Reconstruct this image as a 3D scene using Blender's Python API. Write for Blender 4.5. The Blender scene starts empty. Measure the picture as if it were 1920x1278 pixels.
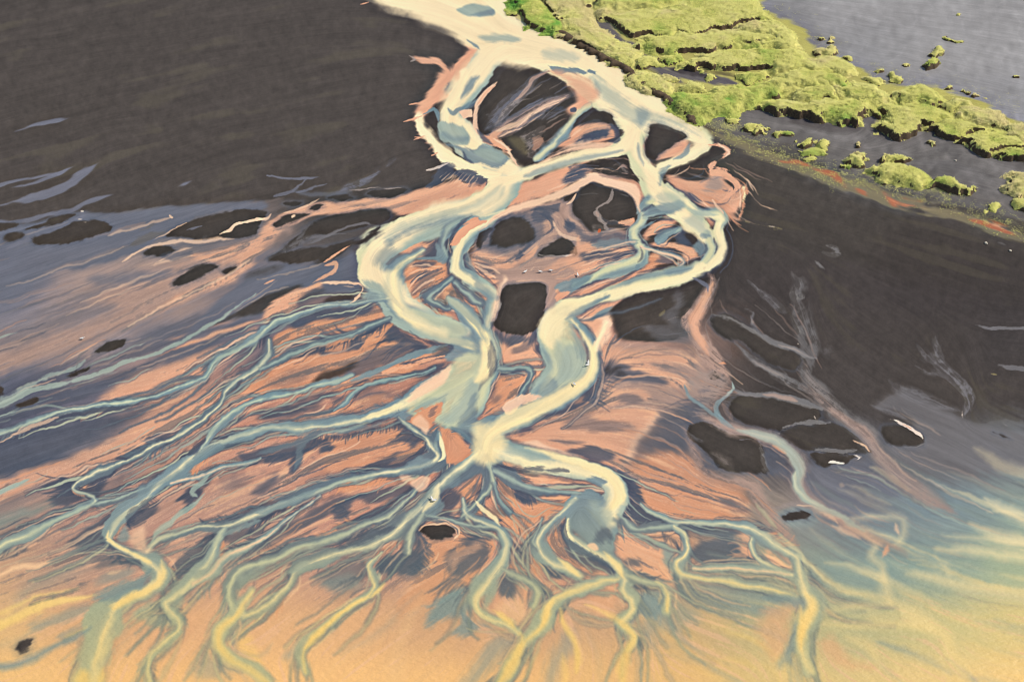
import math, random
import numpy as np
# ---------------------------------------------------------------- viewpoint
CAM_H = 80.0
HALF_FOV = math.radians(25.0)
PITCH = math.radians(45.0)
FPX = 960.0 / math.tan(HALF_FOV)
def at(px, py, z=0.0):
    """a photo pixel -> the point of the plain (height z) it shows, in metres"""
    u = (np.asarray(px, float) - 960.0) / FPX
    v = (639.0 - np.asarray(py, float)) / FPX
    dy = math.cos(PITCH) + v * math.sin(PITCH)
    dz = -math.sin(PITCH) + v * math.cos(PITCH)
    t = (z - CAM_H) / dz
    return u * t, dy * t
# ---------------------------------------------------------------- survey lattice of the delta
STEP = 1.25
PX0, PX1, PY0, PY1 = -160.0, 2080.0, -60.0, 1380.0
NX = int((PX1 - PX0) / STEP) + 1
NY = int((PY1 - PY0) / STEP) + 1
gx = (PX0 + STEP * np.arange(NX)).astype(np.float32)
gy = (PY0 + STEP * np.arange(NY)).astype(np.float32)
rng = np.random.default_rng(7)

def resize(a, h, w):
    """smooth (cubic-eased bilinear) upsampling"""
    H, W = a.shape[:2]
    y = np.linspace(0, H - 1.001, h); x = np.linspace(0, W - 1.001, w)
    y0 = y.astype(int); x0 = x.astype(int)
    fy = (y - y0); fx = (x - x0)
    fy = (fy * fy * (3 - 2 * fy)).astype(np.float32); fx = (fx * fx * (3 - 2 * fx)).astype(np.float32)
    if a.ndim == 3:
        fy = fy[:, None, None]; fx = fx[None, :, None]
    else:
        fy = fy[:, None]; fx = fx[None, :]
    A = a[y0][:, x0]; B = a[y0][:, x0 + 1]; Cc = a[y0 + 1][:, x0]; D = a[y0 + 1][:, x0 + 1]
    return (A * (1 - fx) + B * fx) * (1 - fy) + (Cc * (1 - fx) + D * fx) * fy

def vnoise(cell, h=None, w=None):
    h = h or NY; w = w or NX
    a = rng.standard_normal((int(h * STEP / cell) + 3, int(w * STEP / cell) + 3)).astype(np.float32)
    return resize(a, h, w)
def fbm(cell, n=4):
    s = 0; amp = 1; tot = 0
    for i in range(n):
        s = s + amp * vnoise(max(cell / 2 ** i, STEP)); tot += amp * amp; amp *= 0.55
    return (s / math.sqrt(tot)).astype(np.float32)
def blur(a, r):
    """three box blurs of radius r cells"""
    for _ in range(3):
        for ax in (0, 1):
            k = 2 * r + 1
            p = [(0, 0)] * a.ndim; p[ax] = (r + 1, r)
            c = np.cumsum(np.pad(a, p, mode='edge'), axis=ax, dtype=np.float64)
            n = a.shape[ax]
            sl1 = [slice(None)] * a.ndim; sl0 = list(sl1)
            sl1[ax] = slice(k, k + n); sl0[ax] = slice(0, n)
            a = ((c[tuple(sl1)] - c[tuple(sl0)]) / k).astype(np.float32)
    return a
def sstep(a, lo, hi):
    t = np.clip((a - lo) / (hi - lo), 0, 1)
    return t * t * (3 - 2 * t)

def pts(s):
    return np.array([[float(v) for v in q.split(',')] for q in s.split()], np.float32)
def catmull(p, closed, sub):
    n = len(p)
    out = []
    rngi = range(n) if closed else range(n - 1)
    t = (np.arange(sub) / sub)[:, None].astype(np.float32)
    for i in rngi:
        if closed:
            a, b, c, d = p[(i - 1) % n], p[i], p[(i + 1) % n], p[(i + 2) % n]
        else:
            a, b, c, d = p[max(i - 1, 0)], p[i], p[i + 1], p[min(i + 2, n - 1)]
        out.append(0.5 * (2 * b + (c - a) * t + (2 * a - 5 * b + 4 * c - d) * t ** 2 + (3 * b - a - 3 * c + d) * t ** 3))
    o = np.concatenate(out)
    if not closed:
        o = np.concatenate([o, p[-1:]])
    return o

# colours as they read in daylight (display values); lighting is divided out later
COL = dict(
    c=(254, 232, 188), y=(249, 231, 184), Y=(252, 230, 176), g=(214, 212, 172), t=(166, 180, 168), b=(130, 147, 151),
    s=(86, 91, 104), S=(107, 110, 122), p=(228, 172, 140), q=(242, 202, 170), o=(216, 156, 122), d=(72, 66, 62),
    D=(80, 74, 71), m=(112, 109, 112), M=(152, 140, 134), k=(116, 117, 129), w=(232, 214, 200), P=(178, 148, 134),
    e=(110, 106, 104), z=(58, 52, 50), l=(150, 138, 98), r=(190, 104, 72), T=(136, 152, 144), G=(150, 150, 152), h=(122, 119, 119), V=(186, 180, 104), x=(206, 210, 178), B=(112, 122, 129))
FEATHERS = []
def FE(s, length, turn, col='s', op=.75, step=3.2):
    """comb of dark silt tongues leaving a bank: base line (x,y), length px, direction (degrees, photo plane)"""
    FEATHERS.append((pts(s), length, turn, col, op, step))

OPS_FIELD, CHANNELS, OPS_TOP, ISLETS, HINTS = [], [], [], [], []
def P(col, s, soft=3, op=1.0, r=1.5, st=None, top=0):
    (OPS_TOP if top else OPS_FIELD).append(('P', col, pts(s), soft, op, r, st))
def S(col, s, soft=2, op=1.0, r=1.0, st=None, top=1):
    (OPS_TOP if top else OPS_FIELD).append(('S', col, pts(s), soft, op, r, st))
def C(s, core='y', edge='t', halo=4, cw=0.6, hop=0.75, eop=1.0):
    CHANNELS.append((pts(s), core, edge, halo, cw, hop, eop))
def I(s, label, soft=1.6, r=1.0, col='d'):
    ISLETS.append((pts(s), label, soft, r, col))
def H(s):
    HINTS.append(pts(s))
# ================================================================ the survey: sediment fields
BASE_ROWS = [  # top-right greys: wet sand with its sky sheen put into the colour
 (0,   "80,74,71 80,74,70 81,75,71 80,74,70 78,72,69 78,72,69 96,93,92 96,93,92 96,93,92 146,146,149 158,157,159 162,161,163 160,159,161"),
 (107, "82,75,72 82,76,71 82,76,71 80,74,70 78,72,68 76,70,68 80,75,72 96,93,92 96,93,92 104,102,103 146,146,149 160,159,161 162,161,163"),
 (213, "82,76,72 82,76,70 81,75,70 80,74,70 78,72,68 76,70,68 76,70,68 76,70,68 90,86,85 96,93,92 105,103,104 140,140,144 150,150,154"),
 (320, "84,78,78 84,78,74 82,76,72 78,73,70 77,71,68 76,70,68 76,70,66 76,70,66 74,68,64 80,75,70 100,96,93 106,103,104 110,108,110"),
 (426, "106,108,124 122,124,136 112,110,114 132,118,114 84,79,77 78,72,69 76,70,66 76,70,66 72,66,64 71,66,63 72,67,63 76,70,66 84,78,72"),
 (533, "120,122,138 162,142,135 174,148,136 116,112,120 100,97,102 140,116,106 190,148,128 200,150,128 72,66,64 70,64,63 70,64,63 69,63,63 66,61,62"),
 (639, "140,132,136 162,142,136 128,122,128 118,112,120 160,126,114 186,140,122 205,154,132 205,154,132 150,120,108 72,66,64 72,66,64 70,64,62 68,63,63"),
 (746, "100,101,115 106,105,117 178,140,124 196,146,126 186,138,120 190,140,120 205,154,130 150,124,114 120,110,108 72,66,64 76,70,68 74,68,65 72,66,64"),
 (852, "100,101,115 118,112,118 182,144,126 198,150,130 188,140,120 196,144,122 205,154,128 196,150,126 104,98,101 84,80,84 98,95,99 106,105,108 110,114,119"),
 (959, "150,132,124 184,146,130 190,150,132 192,152,132 196,146,126 206,150,126 210,154,128 208,154,124 206,158,124 150,136,124 116,118,126 122,138,143 138,154,146"),
 (1065,"204,164,132 190,152,130 196,156,132 206,162,132 194,152,130 192,150,126 208,156,128 208,158,128 176,148,126 146,148,130 140,158,148 144,162,148 170,182,146"),
 (1172,"230,187,130 222,175,128 228,177,130 232,181,130 232,181,130 218,171,126 216,169,126 212,169,126 208,175,124 195,179,128 189,183,134 208,195,134 224,201,130"),
 (1278,"249,200,130 247,196,128 249,196,128 251,198,130 251,198,130 249,196,128 245,192,126 239,190,124 235,190,122 224,194,128 226,198,132 237,204,134 247,206,130"),
]
P('D', "-200,-100 720,-100 690,4 790,27 862,52 878,78 872,100 830,140 780,200 776,222 800,270 850,312 815,326 790,345 740,362 690,366 640,372 600,372 520,372 480,374 400,381 340,385 280,390 220,397 170,400 120,410 60,420 0,428 -200,440", 1.6, .95, 2)
# --- left: slate film over the dark plain
P('S', "-160,400 -40,420 60,416 120,398 150,396 220,399 290,391 360,385 430,380 490,374 500,392 430,396 372,404 350,422 318,444 250,470 180,492 100,512 0,545 -160,580", 3, .85, 2)
S('k', "28,246,.6 60,237,2.6 90,230,4 112,226,4 126,222,.6", 1, .9, top=0)
S('k', "-20,350,5 0,345,4 35,335,2 80,328,2 110,322,3 143,312,.6", 1, .85, top=0)
S('k', "25,350,.6 60,343,2.6 90,331,3 120,319,3 142,311,.6", 1, .85, top=0)
S('k', "-20,388,2 0,384,2 25,378,3 60,369,8 100,357,8 135,342,8 152,326,8 170,316,6 184,304,.6", 1.2, .9, 1.5, top=0)
S('k', "-20,418,3 0,416,3 40,414,4 80,403,4 130,393,4 155,381,4 170,373,4 190,366,3 207,363,.6", 1.2, .9, 1.5, top=0)
S('k', "336,346,2.5 345,342,3.5 358,336,1", 1, .85, top=0)
S('k', "150,398,4 155,404,6 140,415,5 110,425,4 70,440,4 40,452,5 10,465,8", 2, .8, top=0)
S('w', "150,396,1 155,397,1", 1, .8); S('w', "147,412,1.5 155,412,1", 1, .8); S('w', "157,418,1.5 163,419,1", 1, .7)
S('k', "504,330,.8 525,336,1.5 550,338,1.6 575,337,2.5 600,333,.6", .9, .8); S('k', "575,340,2 560,350,1.6 540,360,2 515,368,3", .9, .7)
S('k', "615,346,.6 585,354,1.6 555,359,2", .9, .7)
# pale plume of pink silt running west
P('p', "922,352 890,338 845,336 815,348 785,356 750,366 690,370 640,378 590,380 550,388 525,400 505,416 485,440 505,440 545,424 585,408 630,400 690,392 725,390 745,400 800,396 860,380 905,366", 3, .95, 2.5)
P('P', "490,430 468,452 430,464 390,474 340,484 300,492 250,508 200,528 140,560 80,596 20,624 -160,660 -160,780 0,700 70,672 150,642 210,618 270,596 320,574 370,550 420,530 455,508 485,476 520,448 545,428", 12, .9, 6)
P('p', "500,425 480,445 450,458 400,470 360,480 400,492 440,486 430,505 390,528 330,556 300,580 360,552 420,532 455,510 485,478 515,450 530,430", 8, .75, 4)
P('S', "320,515 250,532 200,550 130,585 90,600 100,580 180,540 250,518 300,508", 12, .55, 6)
P('S', "170,515 260,505 320,500 300,520 230,532 180,530", 10, .6, 4)
P('S', "50,560 0,580 -80,600 -80,545 0,520 60,510 100,515", 20, .7, 6)
P('S', "20,620 80,590 160,570 220,575 180,600 100,625 30,650 -80,680 -80,650", 16, .55, 6)
P('s', "0,720 80,690 160,670 150,690 240,640 300,610 370,590 420,575 410,600 340,640 280,665 200,690 120,715 40,740 -60,760 -60,740", 9, .55, 5)
P('s', "-80,770 60,735 160,715 240,690 330,650 400,620 460,595 480,610 420,640 360,668 300,690 230,718 160,745 90,770 0,795 -80,810", 8, .6, 4)
P('s', "-100,830 0,815 80,795 150,775 230,772 280,762 240,790 160,830 80,870 0,895 -100,920", 16, .8, 6)
P('p', "175,760 220,720 290,690 350,668 400,652 440,640 480,612 480,640 450,655 400,675 370,705 320,726 260,745 220,754", 10, .85, 5)
S('p', "330,650,3 400,625,4 470,605,3 500,596,2", 3, .8, 1.5, top=0)
S('p', "480,580,3 430,600,3 380,612,3 310,640,2", 3, .6, 1.5, top=0)
P('p', "480,700 440,745 400,775 340,810 280,838 210,868 150,890 80,905 0,935 -80,960 -80,930 60,880 150,850 230,810 300,770 380,735 440,705", 10, .8, 5)
P('s', "270,840 250,858 225,866 220,858 250,838 290,812 330,795 360,782 330,808 295,832", 3, .8, 5)
P('s', "280,850 240,890 220,895 240,870", 10, .3, 3)
# slate pond region west of the big bend
P('S', "470,512 500,496 560,495 625,490 662,470 672,500 684,535 640,545 600,548 545,560 500,585 440,600 405,606 330,640 400,570 440,540", 5, .9, 2)
P('d', "400,606 440,586 490,556 545,538 566,535 542,550 505,578 470,590 440,596", 5, .85, 2)
P('d', "604,562 640,546 669,542 652,558 622,570", 3, .8, 2)
P('d', "460,516 480,502 530,497 520,506 490,515 465,524", 5, .5, 2)
P('d', "510,560 550,548 600,540 600,550 560,562 540,566", 5, .35, 2)
for a in ("485,525,1 530,515,1.3 570,505,1.3 605,492,1", "440,585,1.5 480,560,1.2 510,545,1.2 540,538,1", "405,600,1.5 440,580,1.2 480,552,1.2 520,528,1"):
    S('M', a, 1.2, .7)
S('p', "495,533,2 515,526,3", 1.5, .8); S('p', "610,495,1.5 625,492,2 622,506,3 605,520,2 585,530,1.5", 1.2, .8); S('p', "607,490,1.5 630,478,1.2 662,463,1.5", 1, .8)
P('p', "495,600 500,580 520,560 545,545 565,539 600,529 598,536 568,550 556,562 550,580 540,592 515,606 500,612", 3, .95, 3)
S('q', "600,531,3 640,527,1.5 668,529,1.5 681,535,1.5 679,545,1.5 668,555,2 655,565,1.2", 1, .85); S('q', "640,533,1 665,533,1", 1, .5)
P('s', "556,595 610,577 690,563 702,572 690,590 650,602 600,604 570,612 540,614", 5, .85, 3, None)
P('o', "700,562 716,566 722,580 715,594 690,606 640,622 600,632 560,640 520,668 500,690 482,690 500,655 520,625 570,610 620,600 665,592 700,582", 5, .9, 4)
P('p', "700,560 722,562 724,592 705,600 716,580", 3, .8, 2)
P('s', "540,606 552,600 575,601 570,612 550,616", 3, .8, 2)
# fan between 560..900 (west of node)
P('o', "730,604 760,622 800,650 812,668 760,700 700,716 640,725 560,735 480,745 440,740 470,700 520,672 590,650 660,630 700,618", 6, .92, 4)
P('s', "735,604 770,628 800,648 796,662 775,650 760,640 748,650 735,635 722,640 714,625 724,615", 2.5, .85, 6)
P('s', "690,660 750,645 790,645 800,655 770,668 720,690 670,705 640,712 650,690 670,675", 6, .7, 6)
P('d', "588,717 600,700 636,686 664,676 672,682 650,696 622,712 596,720", 6, .85, 2)
P('s', "545,650 600,632 655,628 700,652 640,660 600,665 560,668", 4, .85, 6)
P('o', "610,655 640,640 655,640 645,655", 3, .8, 3); P('o', "675,650 705,625 720,635 715,648 690,656", 3, .9, 4)
P('s', "485,775 530,757 600,742 622,738 610,752 582,768 530,786 500,788", 10, .85, 4)
P('s', "660,745 700,730 760,735 800,715 770,745 720,760 680,765", 8, .55, 6)
P('s', "760,702 800,690 833,680 822,692 790,705 765,709", 3, .85, 2)
P('s', "610,740 650,735 640,752 615,755", 4, .5, 4)
P('s', "500,715 560,690 590,690 570,712 520,728", 10, .35, 4)
P('o', "470,800 560,780 640,755 700,740 780,745 740,765 640,785 560,795", 6, .6, 4)
P('s', "370,800 410,780 450,770 470,775 430,795 395,812", 8, .3, 4)
# pink between left channels, further south
P('p', "430,735 480,742 420,775 380,800 340,820 300,842 330,820 380,785", 5, .7, 3)
P('s', "345,865 330,875 338,850 348,840", 3, .6, 2)
P('s', "640,810 700,795 760,790 765,802 720,808 690,812 650,816", 4, .6, 5)
P('o', "620,820 690,805 750,790 790,815 800,830 760,850 690,870 640,885 610,880 600,850", 5, .7, 4)
P('s', "735,788 752,786 775,805 800,822 806,845 790,855 740,870 690,880 670,878 720,855 765,840 750,825 720,830 745,808", 3, .85, 6)
P('o', "720,815 755,800 750,812 722,828", 3, .7, 4); P('o', "770,840 795,825 798,838 770,855 730,865", 3, .75, 4)
P('s', "448,852 480,841 540,830 592,818 605,834 572,850 530,864 490,864 455,872", 3, .85, 8)
P('s', "552,842 572,838 572,860 560,882 538,888 545,862", 2.5, .9, 4)
P('s', "597,830 616,826 622,838 612,848 598,846", 2, .9, 4)
P('s', "620,818 650,806 640,820 625,824", 3, .6, 4)
P('s', "470,922 500,896 526,882 522,904 492,926", 8, .7, 4); P('s', "405,915 440,892 465,895 440,918", 12, .45, 4)
P('s', "600,895 640,880 650,885 620,897", 8, .4, 4)
P('s', "490,1000 560,970 600,945 640,930 690,925 640,950 590,980 530,1010 480,1035", 8, .75, 5)
P('s', "620,960 650,935 668,930 660,950 655,975 630,978", 3, .8, 8)
P('s', "665,930 700,918 760,905 772,915 740,935 700,945 670,938", 4, .75, 4)
P('o', "640,910 700,898 770,893 760,905 700,915 650,925", 4, .8, 4)
P('s', "680,915 730,903 760,900 740,910 690,920", 3, .5, 4)
P('s', "655,985 700,955 735,940 720,965 690,985", 3, .8, 7)
P('s', "555,1040 580,1033 600,1032 585,1045 560,1052 540,1062", 3, .8, 4)
P('o', "650,1012 680,1003 720,1000 700,1015 660,1025", 3, .85, 5)
P('s', "595,1070 640,1048 680,1045 690,1060 660,1085 625,1100 600,1085", 8, .6, 5)
P('T', "600,1085 650,1075 680,1090 670,1105 630,1110", 8, .5, 3)
P('s', "640,1040 690,1035 720,1030 700,1050 690,1060 660,1048", 3, .7, 4)
P('o', "680,1035 720,1020 755,1005 740,1025 700,1050 690,1055", 3, .8, 6)
P('s', "700,1052 740,1036 765,1030 790,1036 800,1058 795,1074 775,1082 742,1076 720,1072 706,1064", 2, .9, 7)
P('s', "770,1000 790,1010 795,1030 785,1040 772,1020", 3, .8, 5)
P('s', "410,1000 460,985 480,990 450,1010 425,1020", 5, .7, 6); P('s', "460,985 495,980 490,1000 470,1005", 3, .7, 4)
# lower-left feathered slate
P('s', "62,911 110,897 140,893 160,904 150,935 112,948 92,944 110,918", 2.5, .85, 8)
P('s', "160,902 200,882 218,880 195,912 180,926 162,920", 2, .85, 4)
P('o', "150,910 165,902 158,915", 2, .8, 2)
P('T', "0,965 50,950 100,945 60,965 0,985 -60,990", 12, .6, 4)
P('s', "128,1015 165,985 206,958 202,998 190,1022 150,1030", 6, .75, 9)
P('s', "150,1030 195,1012 225,1030 270,1050 268,1062 240,1055 190,1062 175,1050", 6, .55, 8)
P('T', "180,1090 210,1070 250,1062 240,1080 200,1095", 8, .5, 4)
P('s', "314,1078 340,1040 392,1000 412,996 402,1030 372,1064 336,1080", 5, .75, 9)
P('b', "246,1152 275,1126 304,1128 312,1145 332,1166 290,1170", 3, .8, 6)
P('s', "232,968 262,952 298,936 290,952 262,980 245,985", 3, .8, 6)
P('s', "335,932 355,912 370,905 376,925 360,945 349,957 346,940", 2, .9, 5)
P('s', "370,905 400,880 410,880 385,905", 3, .75, 4)
P('s', "0,1050 30,1040 50,1022 40,1035 15,1052", 3, .7, 5)
P('s', "440,1030 460,1020 420,1055 405,1075 395,1080 420,1050", 3, .6, 4)
P('T', "60,1090 120,1060 170,1050 150,1070 80,1100 30,1130", 20, .4, 4)
P('T', "60,1165 110,1150 160,1130 170,1145 120,1165 60,1185", 6, .5, 5); P('T', "110,1190 160,1165 160,1180 120,1200", 6, .5, 5)
P('T', "230,1130 265,1115 245,1150 225,1200 232,1160", 8, .3, 3)
P('T', "420,1125 432,1120 440,1150 420,1160", 4, .6, 4)
P('T', "440,1165 470,1160 445,1185 440,1210 428,1195", 5, .8, 4)
P('T', "545,1215 560,1200 555,1240 530,1230", 6, .5, 3); P('T', "610,1180 640,1165 620,1185", 6, .5, 3)
P('T', "380,1225 420,1235 450,1260 400,1270 360,1260", 12, .45, 5)
P('Y', "440,1180 460,1178 480,1215 490,1250 470,1245 445,1215", 5, .5, 2)
# --- upper delta fields
P('p', "877,77 900,92 905,115 894,136 874,150 857,160 847,180 818,198 797,215 786,224 776,216 780,196 800,176 814,156 825,137 848,126 864,110 872,95", 1.6, 1, 3)
S('p', "771,104,1.5 788,108,3 805,113,5 822,116,5 832,124,6 842,136,7", 1.2, .95, 2.5, top=0)
S('M', "770,102,.8 785,110,1.5", 1, .9); S('M', "773,113,.8 785,110,1.5", 1, .8)
for a in ("757,228,1 785,221,1.2", "768,197,.7 790,193,1", "772,223,.7 790,218,1", "781,256,.7 800,258,.8", "775,262,.7 800,255,.9", "820,285,.8 810,290,.6", "690,8,.8 675,12,.5"):
    S('p', a, .8, .85)
P('s', "848,154 848,166 839,174 833,166 838,157", 2, .95, 1)
P('p', "1012,113 1040,117 1065,133 1100,153 1122,176 1112,200 1088,206 1076,216 1060,206 1080,190 1078,172 1068,158 1048,143 1030,138", 3, 1, 2)
P('p', "1080,236 1110,228 1142,229 1153,242 1150,256 1130,266 1080,273 1058,277 1045,272 1050,260 1062,250", 2, .95, 2.5)
P('p', "968,346 1010,330 1060,316 1106,299 1100,312 1062,330 1066,345 1050,360 1000,378 960,396 946,385 954,362", 3, 1, 3)
P('P', "885,480 905,430 950,395 1010,378 1065,372 1078,400 1100,432 1190,432 1195,500 1100,522 1020,545 950,527 900,505", 4, .95, 3)
P('p', "1070,470 1120,445 1180,440 1190,470 1185,490 1120,515 1075,520 1060,500", 5, .85, 6)
P('s', "1090,475 1130,465 1190,470 1170,480 1120,485 1095,490", 2.5, .75, 5); P('s', "1110,445 1150,432 1185,440 1190,455 1160,455 1130,460", 3, .75, 6)
P('s', "1125,492 1170,470 1192,466 1180,478 1140,492", 2, .8, 3)
P('P', "950,520 1000,505 1060,500 1080,515 1040,535 1000,520", 4, .9, 2)
P('p', "880,488 905,484 932,500 948,516 936,532 924,546 900,531 884,514", 2, .95, 3); P('s', "890,492 915,488 930,497 910,500", 3, .7, 4)
P('p', "890,470 930,476 960,492 950,512 925,498 900,488", 3, .8, 4)
P('p', "742,466 790,450 820,428 818,452 802,474 780,482 758,477", 2, .95, 2.5)
P('e', "788,440 822,424 823,440 806,455 790,452", 2, .85, 3)
P('s', "800,455 822,440 825,470 815,490 800,488 795,474", 2.5, .8, 3)
P('o', "745,500 772,490 815,484 838,490 836,510 816,535 796,550 792,566 830,580 852,592 800,586 770,566 757,545 750,520", 2, 1, 3)
P('s', "775,492 815,487 800,500 780,500", 3, .75, 3); P('s', "760,550 775,540 800,512 815,510 800,530 775,552", 1.5, .5, 6); P('z', "764,555 775,567 800,575 790,577 770,570", 1, .5, 2)
P('o', "828,538 850,528 872,550 890,570 903,586 880,592 855,576 833,560", 2, 1, 4); P('e', "832,545 848,532 862,545 870,562 845,560", 2, .55, 6)
P('o', "895,560 905,556 915,570 905,582", 2, .9, 3)
P('q', "1060,590 1100,590 1147,578 1150,610 1147,632 1132,652 1119,664 1108,640 1090,612", 3, 1, 2)
P('p', "1075,600 1130,600 1120,625 1105,620", 4, .8, 3)
P('p', "1095,575 1150,555 1170,550 1155,572 1140,590 1105,592", 2, .95, 3); P('b', "1108,594 1135,580 1150,572 1140,590 1120,596", 2, .9, 2)
P('p', "924,626 960,636 1000,626 1020,650 1030,672 1026,692 1002,712 990,722 985,700 960,690 930,692 922,660", 2.5, 1, 3)
P('s', "930,625 985,630 1010,608 1004,640 985,640 960,646 935,640", 2.5, .85, 4); P('s', "1003,648 1015,642 1025,660 1010,662", 2, .85, 3)
P('s', "960,655 985,640 1000,640 985,655 970,662", 3, .5, 4)
P('o', "898,745 905,720 925,702 975,700 986,710 972,740 962,756 942,772 920,778 905,764", 2.5, 1, 3); P('s', "905,740 920,715 935,705 925,725 935,745 915,755", 4, .4, 5)
P('s', "898,738 905,716 922,697 975,696 985,700 970,700 930,703 910,720", 2, .85, 2)
P('p', "1325,330 1300,335 1262,330 1245,330 1262,350 1285,370 1320,385 1350,395 1375,392 1395,370 1398,352 1385,345 1375,355 1360,340 1345,318 1332,318 1330,300 1345,285 1335,280 1330,300 1325,320", 3, .9, 4)
P('M', "1320,352 1330,330 1345,325 1352,345 1345,352 1330,355", 3, .6, 3)
P('s', "1290,360 1310,368 1315,375 1300,374", 2, .9, 2)
P('p', "1345,400 1365,385 1385,375 1375,400 1390,412 1360,408", 3, .8, 3)
P('p', "1245,280 1262,262 1278,255 1292,262 1290,278 1270,292 1235,300 1225,310 1232,295", 2, .95, 3)
P('p', "1195,300 1200,250 1215,235 1222,232 1212,265 1208,292 1222,306 1218,312 1205,305", 3, .9, 2)
P('p', "1205,440 1225,420 1260,400 1272,402 1265,420 1240,435 1210,448", 2, 1, 3); P('s', "1250,405 1262,400 1268,404 1255,418", 2, .85, 2)
P('p', "1210,462 1240,452 1280,458 1305,470 1310,485 1285,492 1265,495 1280,475 1250,462", 2, .95, 3)
P('s', "1260,432 1280,428 1295,450 1300,460 1275,455 1262,445", 2, .85, 5)
P('o', "1195,505 1215,480 1245,468 1260,475 1262,490 1225,500 1200,515 1170,520", 2, .95, 5); P('s', "1240,475 1265,478 1260,492 1235,492", 2, .7, 5)
P('s', "1235,462 1260,465 1275,480 1262,482 1245,472", 2, .85, 2)
P('p', "1210,345 1200,335 1150,328 1120,322 1095,318 1080,330 1060,345 1090,340 1150,345 1190,355 1205,372", 2, .8, 4)
P('p', "1190,358 1215,372 1213,385 1200,400 1196,380", 2, .95, 2)
P('p', "1318,395 1330,400 1340,412 1332,425 1322,410", 1.5, .85, 3); P('s', "1320,398 1340,405 1342,415 1330,412", 1.5, .8, 2)
# --- east of the node
P('P', "1148,640 1200,645 1300,660 1330,690 1340,720 1310,745 1260,770 1215,790 1160,780 1120,760 1105,735 1115,690 1128,660", 10, .85, 6)
P('p', "1130,650 1180,655 1260,660 1310,670 1290,685 1220,680 1260,700 1300,715 1290,725 1230,718 1180,705 1140,690 1118,690", 7, .75, 6)
P('s', "1125,690 1150,676 1200,690 1250,715 1220,718 1170,712 1130,705", 6, .8, 4); P('z', "1132,690 1150,685 1180,695 1160,703 1140,700", 5, .5, 3)
P('s', "1112,710 1116,735 1120,745 1108,755 1090,748 1070,750 1095,735", 2.5, .85, 6)
P('p', "1115,715 1160,725 1215,738 1200,755 1150,760 1115,768 1085,770 1110,755 1120,735", 4, .6, 7)
P('s', "1170,735 1205,750 1180,760 1150,745", 5, .5, 5); P('s', "1240,775 1300,752 1330,750 1310,780 1290,800 1240,795", 26, .5, 6)
P('s', "1000,770 1060,752 1110,755 1090,765 1020,785 990,800 975,808 965,800", 4, .85, 6)
P('p', "990,815 1020,800 1090,780 1160,765 1230,765 1225,790 1195,830 1175,860 1140,865 1080,850 1000,835 950,830 975,818", 6, .85, 4)
P('s', "1085,775 1130,785 1190,800 1160,808 1110,805 1060,795", 7, .45, 4)
P('s', "1062,848 1095,838 1125,836 1150,850 1145,862 1100,862", 3, .8, 4)
P('s', "1030,822 1065,822 1095,828 1060,830", 4, .5, 3)
P('q', "965,832 1000,825 1040,840 1085,858 1060,858 1010,845", 3, .9, 2)
P('q', "1158,880 1168,858 1185,830 1215,790 1238,770 1222,800 1195,835 1175,868", 6, .55, 3)
P('s', "1195,836 1240,800 1300,790 1310,800 1305,836 1250,846 1205,848", 24, .55, 5)
P('o', "1185,880 1230,850 1290,855 1325,892 1372,908 1396,932 1402,962 1330,972 1260,966 1215,946 1200,920", 14, .9, 5)
P('s', "1340,935 1370,930 1395,945 1370,950", 6, .6, 4); P('s', "1370,952 1400,950 1405,958 1375,960", 5, .55, 3)
P('s', "1162,884 1195,898 1200,925 1206,945 1222,962 1260,975 1240,985 1190,975 1160,966 1170,940 1168,910", 2.5, .9, 7)
P('s', "1125,865 1138,872 1150,880 1140,882", 3, .6, 4)
P('s', "1340,1005 1288,1000 1260,990 1320,985 1390,992 1402,1020 1420,1054 1342,1062 1302,1052 1285,1032", 6, .85, 5)
P('p', "1382,1000 1402,992 1413,1006 1411,1046 1396,1042 1384,1022", 5, .9, 6)
P('p', "1430,1036 1446,1020 1480,1048 1487,1066 1470,1070 1440,1056", 2, .95, 5)
P('p', "1144,1012 1155,986 1200,1002 1242,1022 1248,1060 1266,1086 1240,1096 1200,1072 1158,1050", 2.5, 1, 4)
P('b', "1232,1015 1262,1030 1262,1060 1276,1082 1268,1092 1250,1062 1240,1040", 2.5, .85, 7)
P('s', "1160,1055 1195,1045 1198,1056 1170,1062", 2, .7, 4)
P('p', "1268,1020 1282,1010 1283,1030 1270,1036", 2, .8, 4); P('p', "1285,1058 1300,1045 1310,1062 1290,1066", 4, .7, 4)
P('T', "1186,1112 1240,1108 1246,1130 1226,1156 1196,1152 1180,1172 1172,1150", 4, .85, 4)
P('T', "1280,1090 1350,1098 1430,1108 1480,1120 1500,1132 1450,1150 1400,1155 1340,1145 1300,1120", 12, .7, 6)
P('p', "1130,1100 1160,1095 1150,1140 1120,1150 1110,1125", 4, .8, 5)
P('T', "1240,1120 1290,1130 1310,1160 1270,1180 1230,1175 1220,1200 1200,1170", 14, .5, 6)
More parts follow.
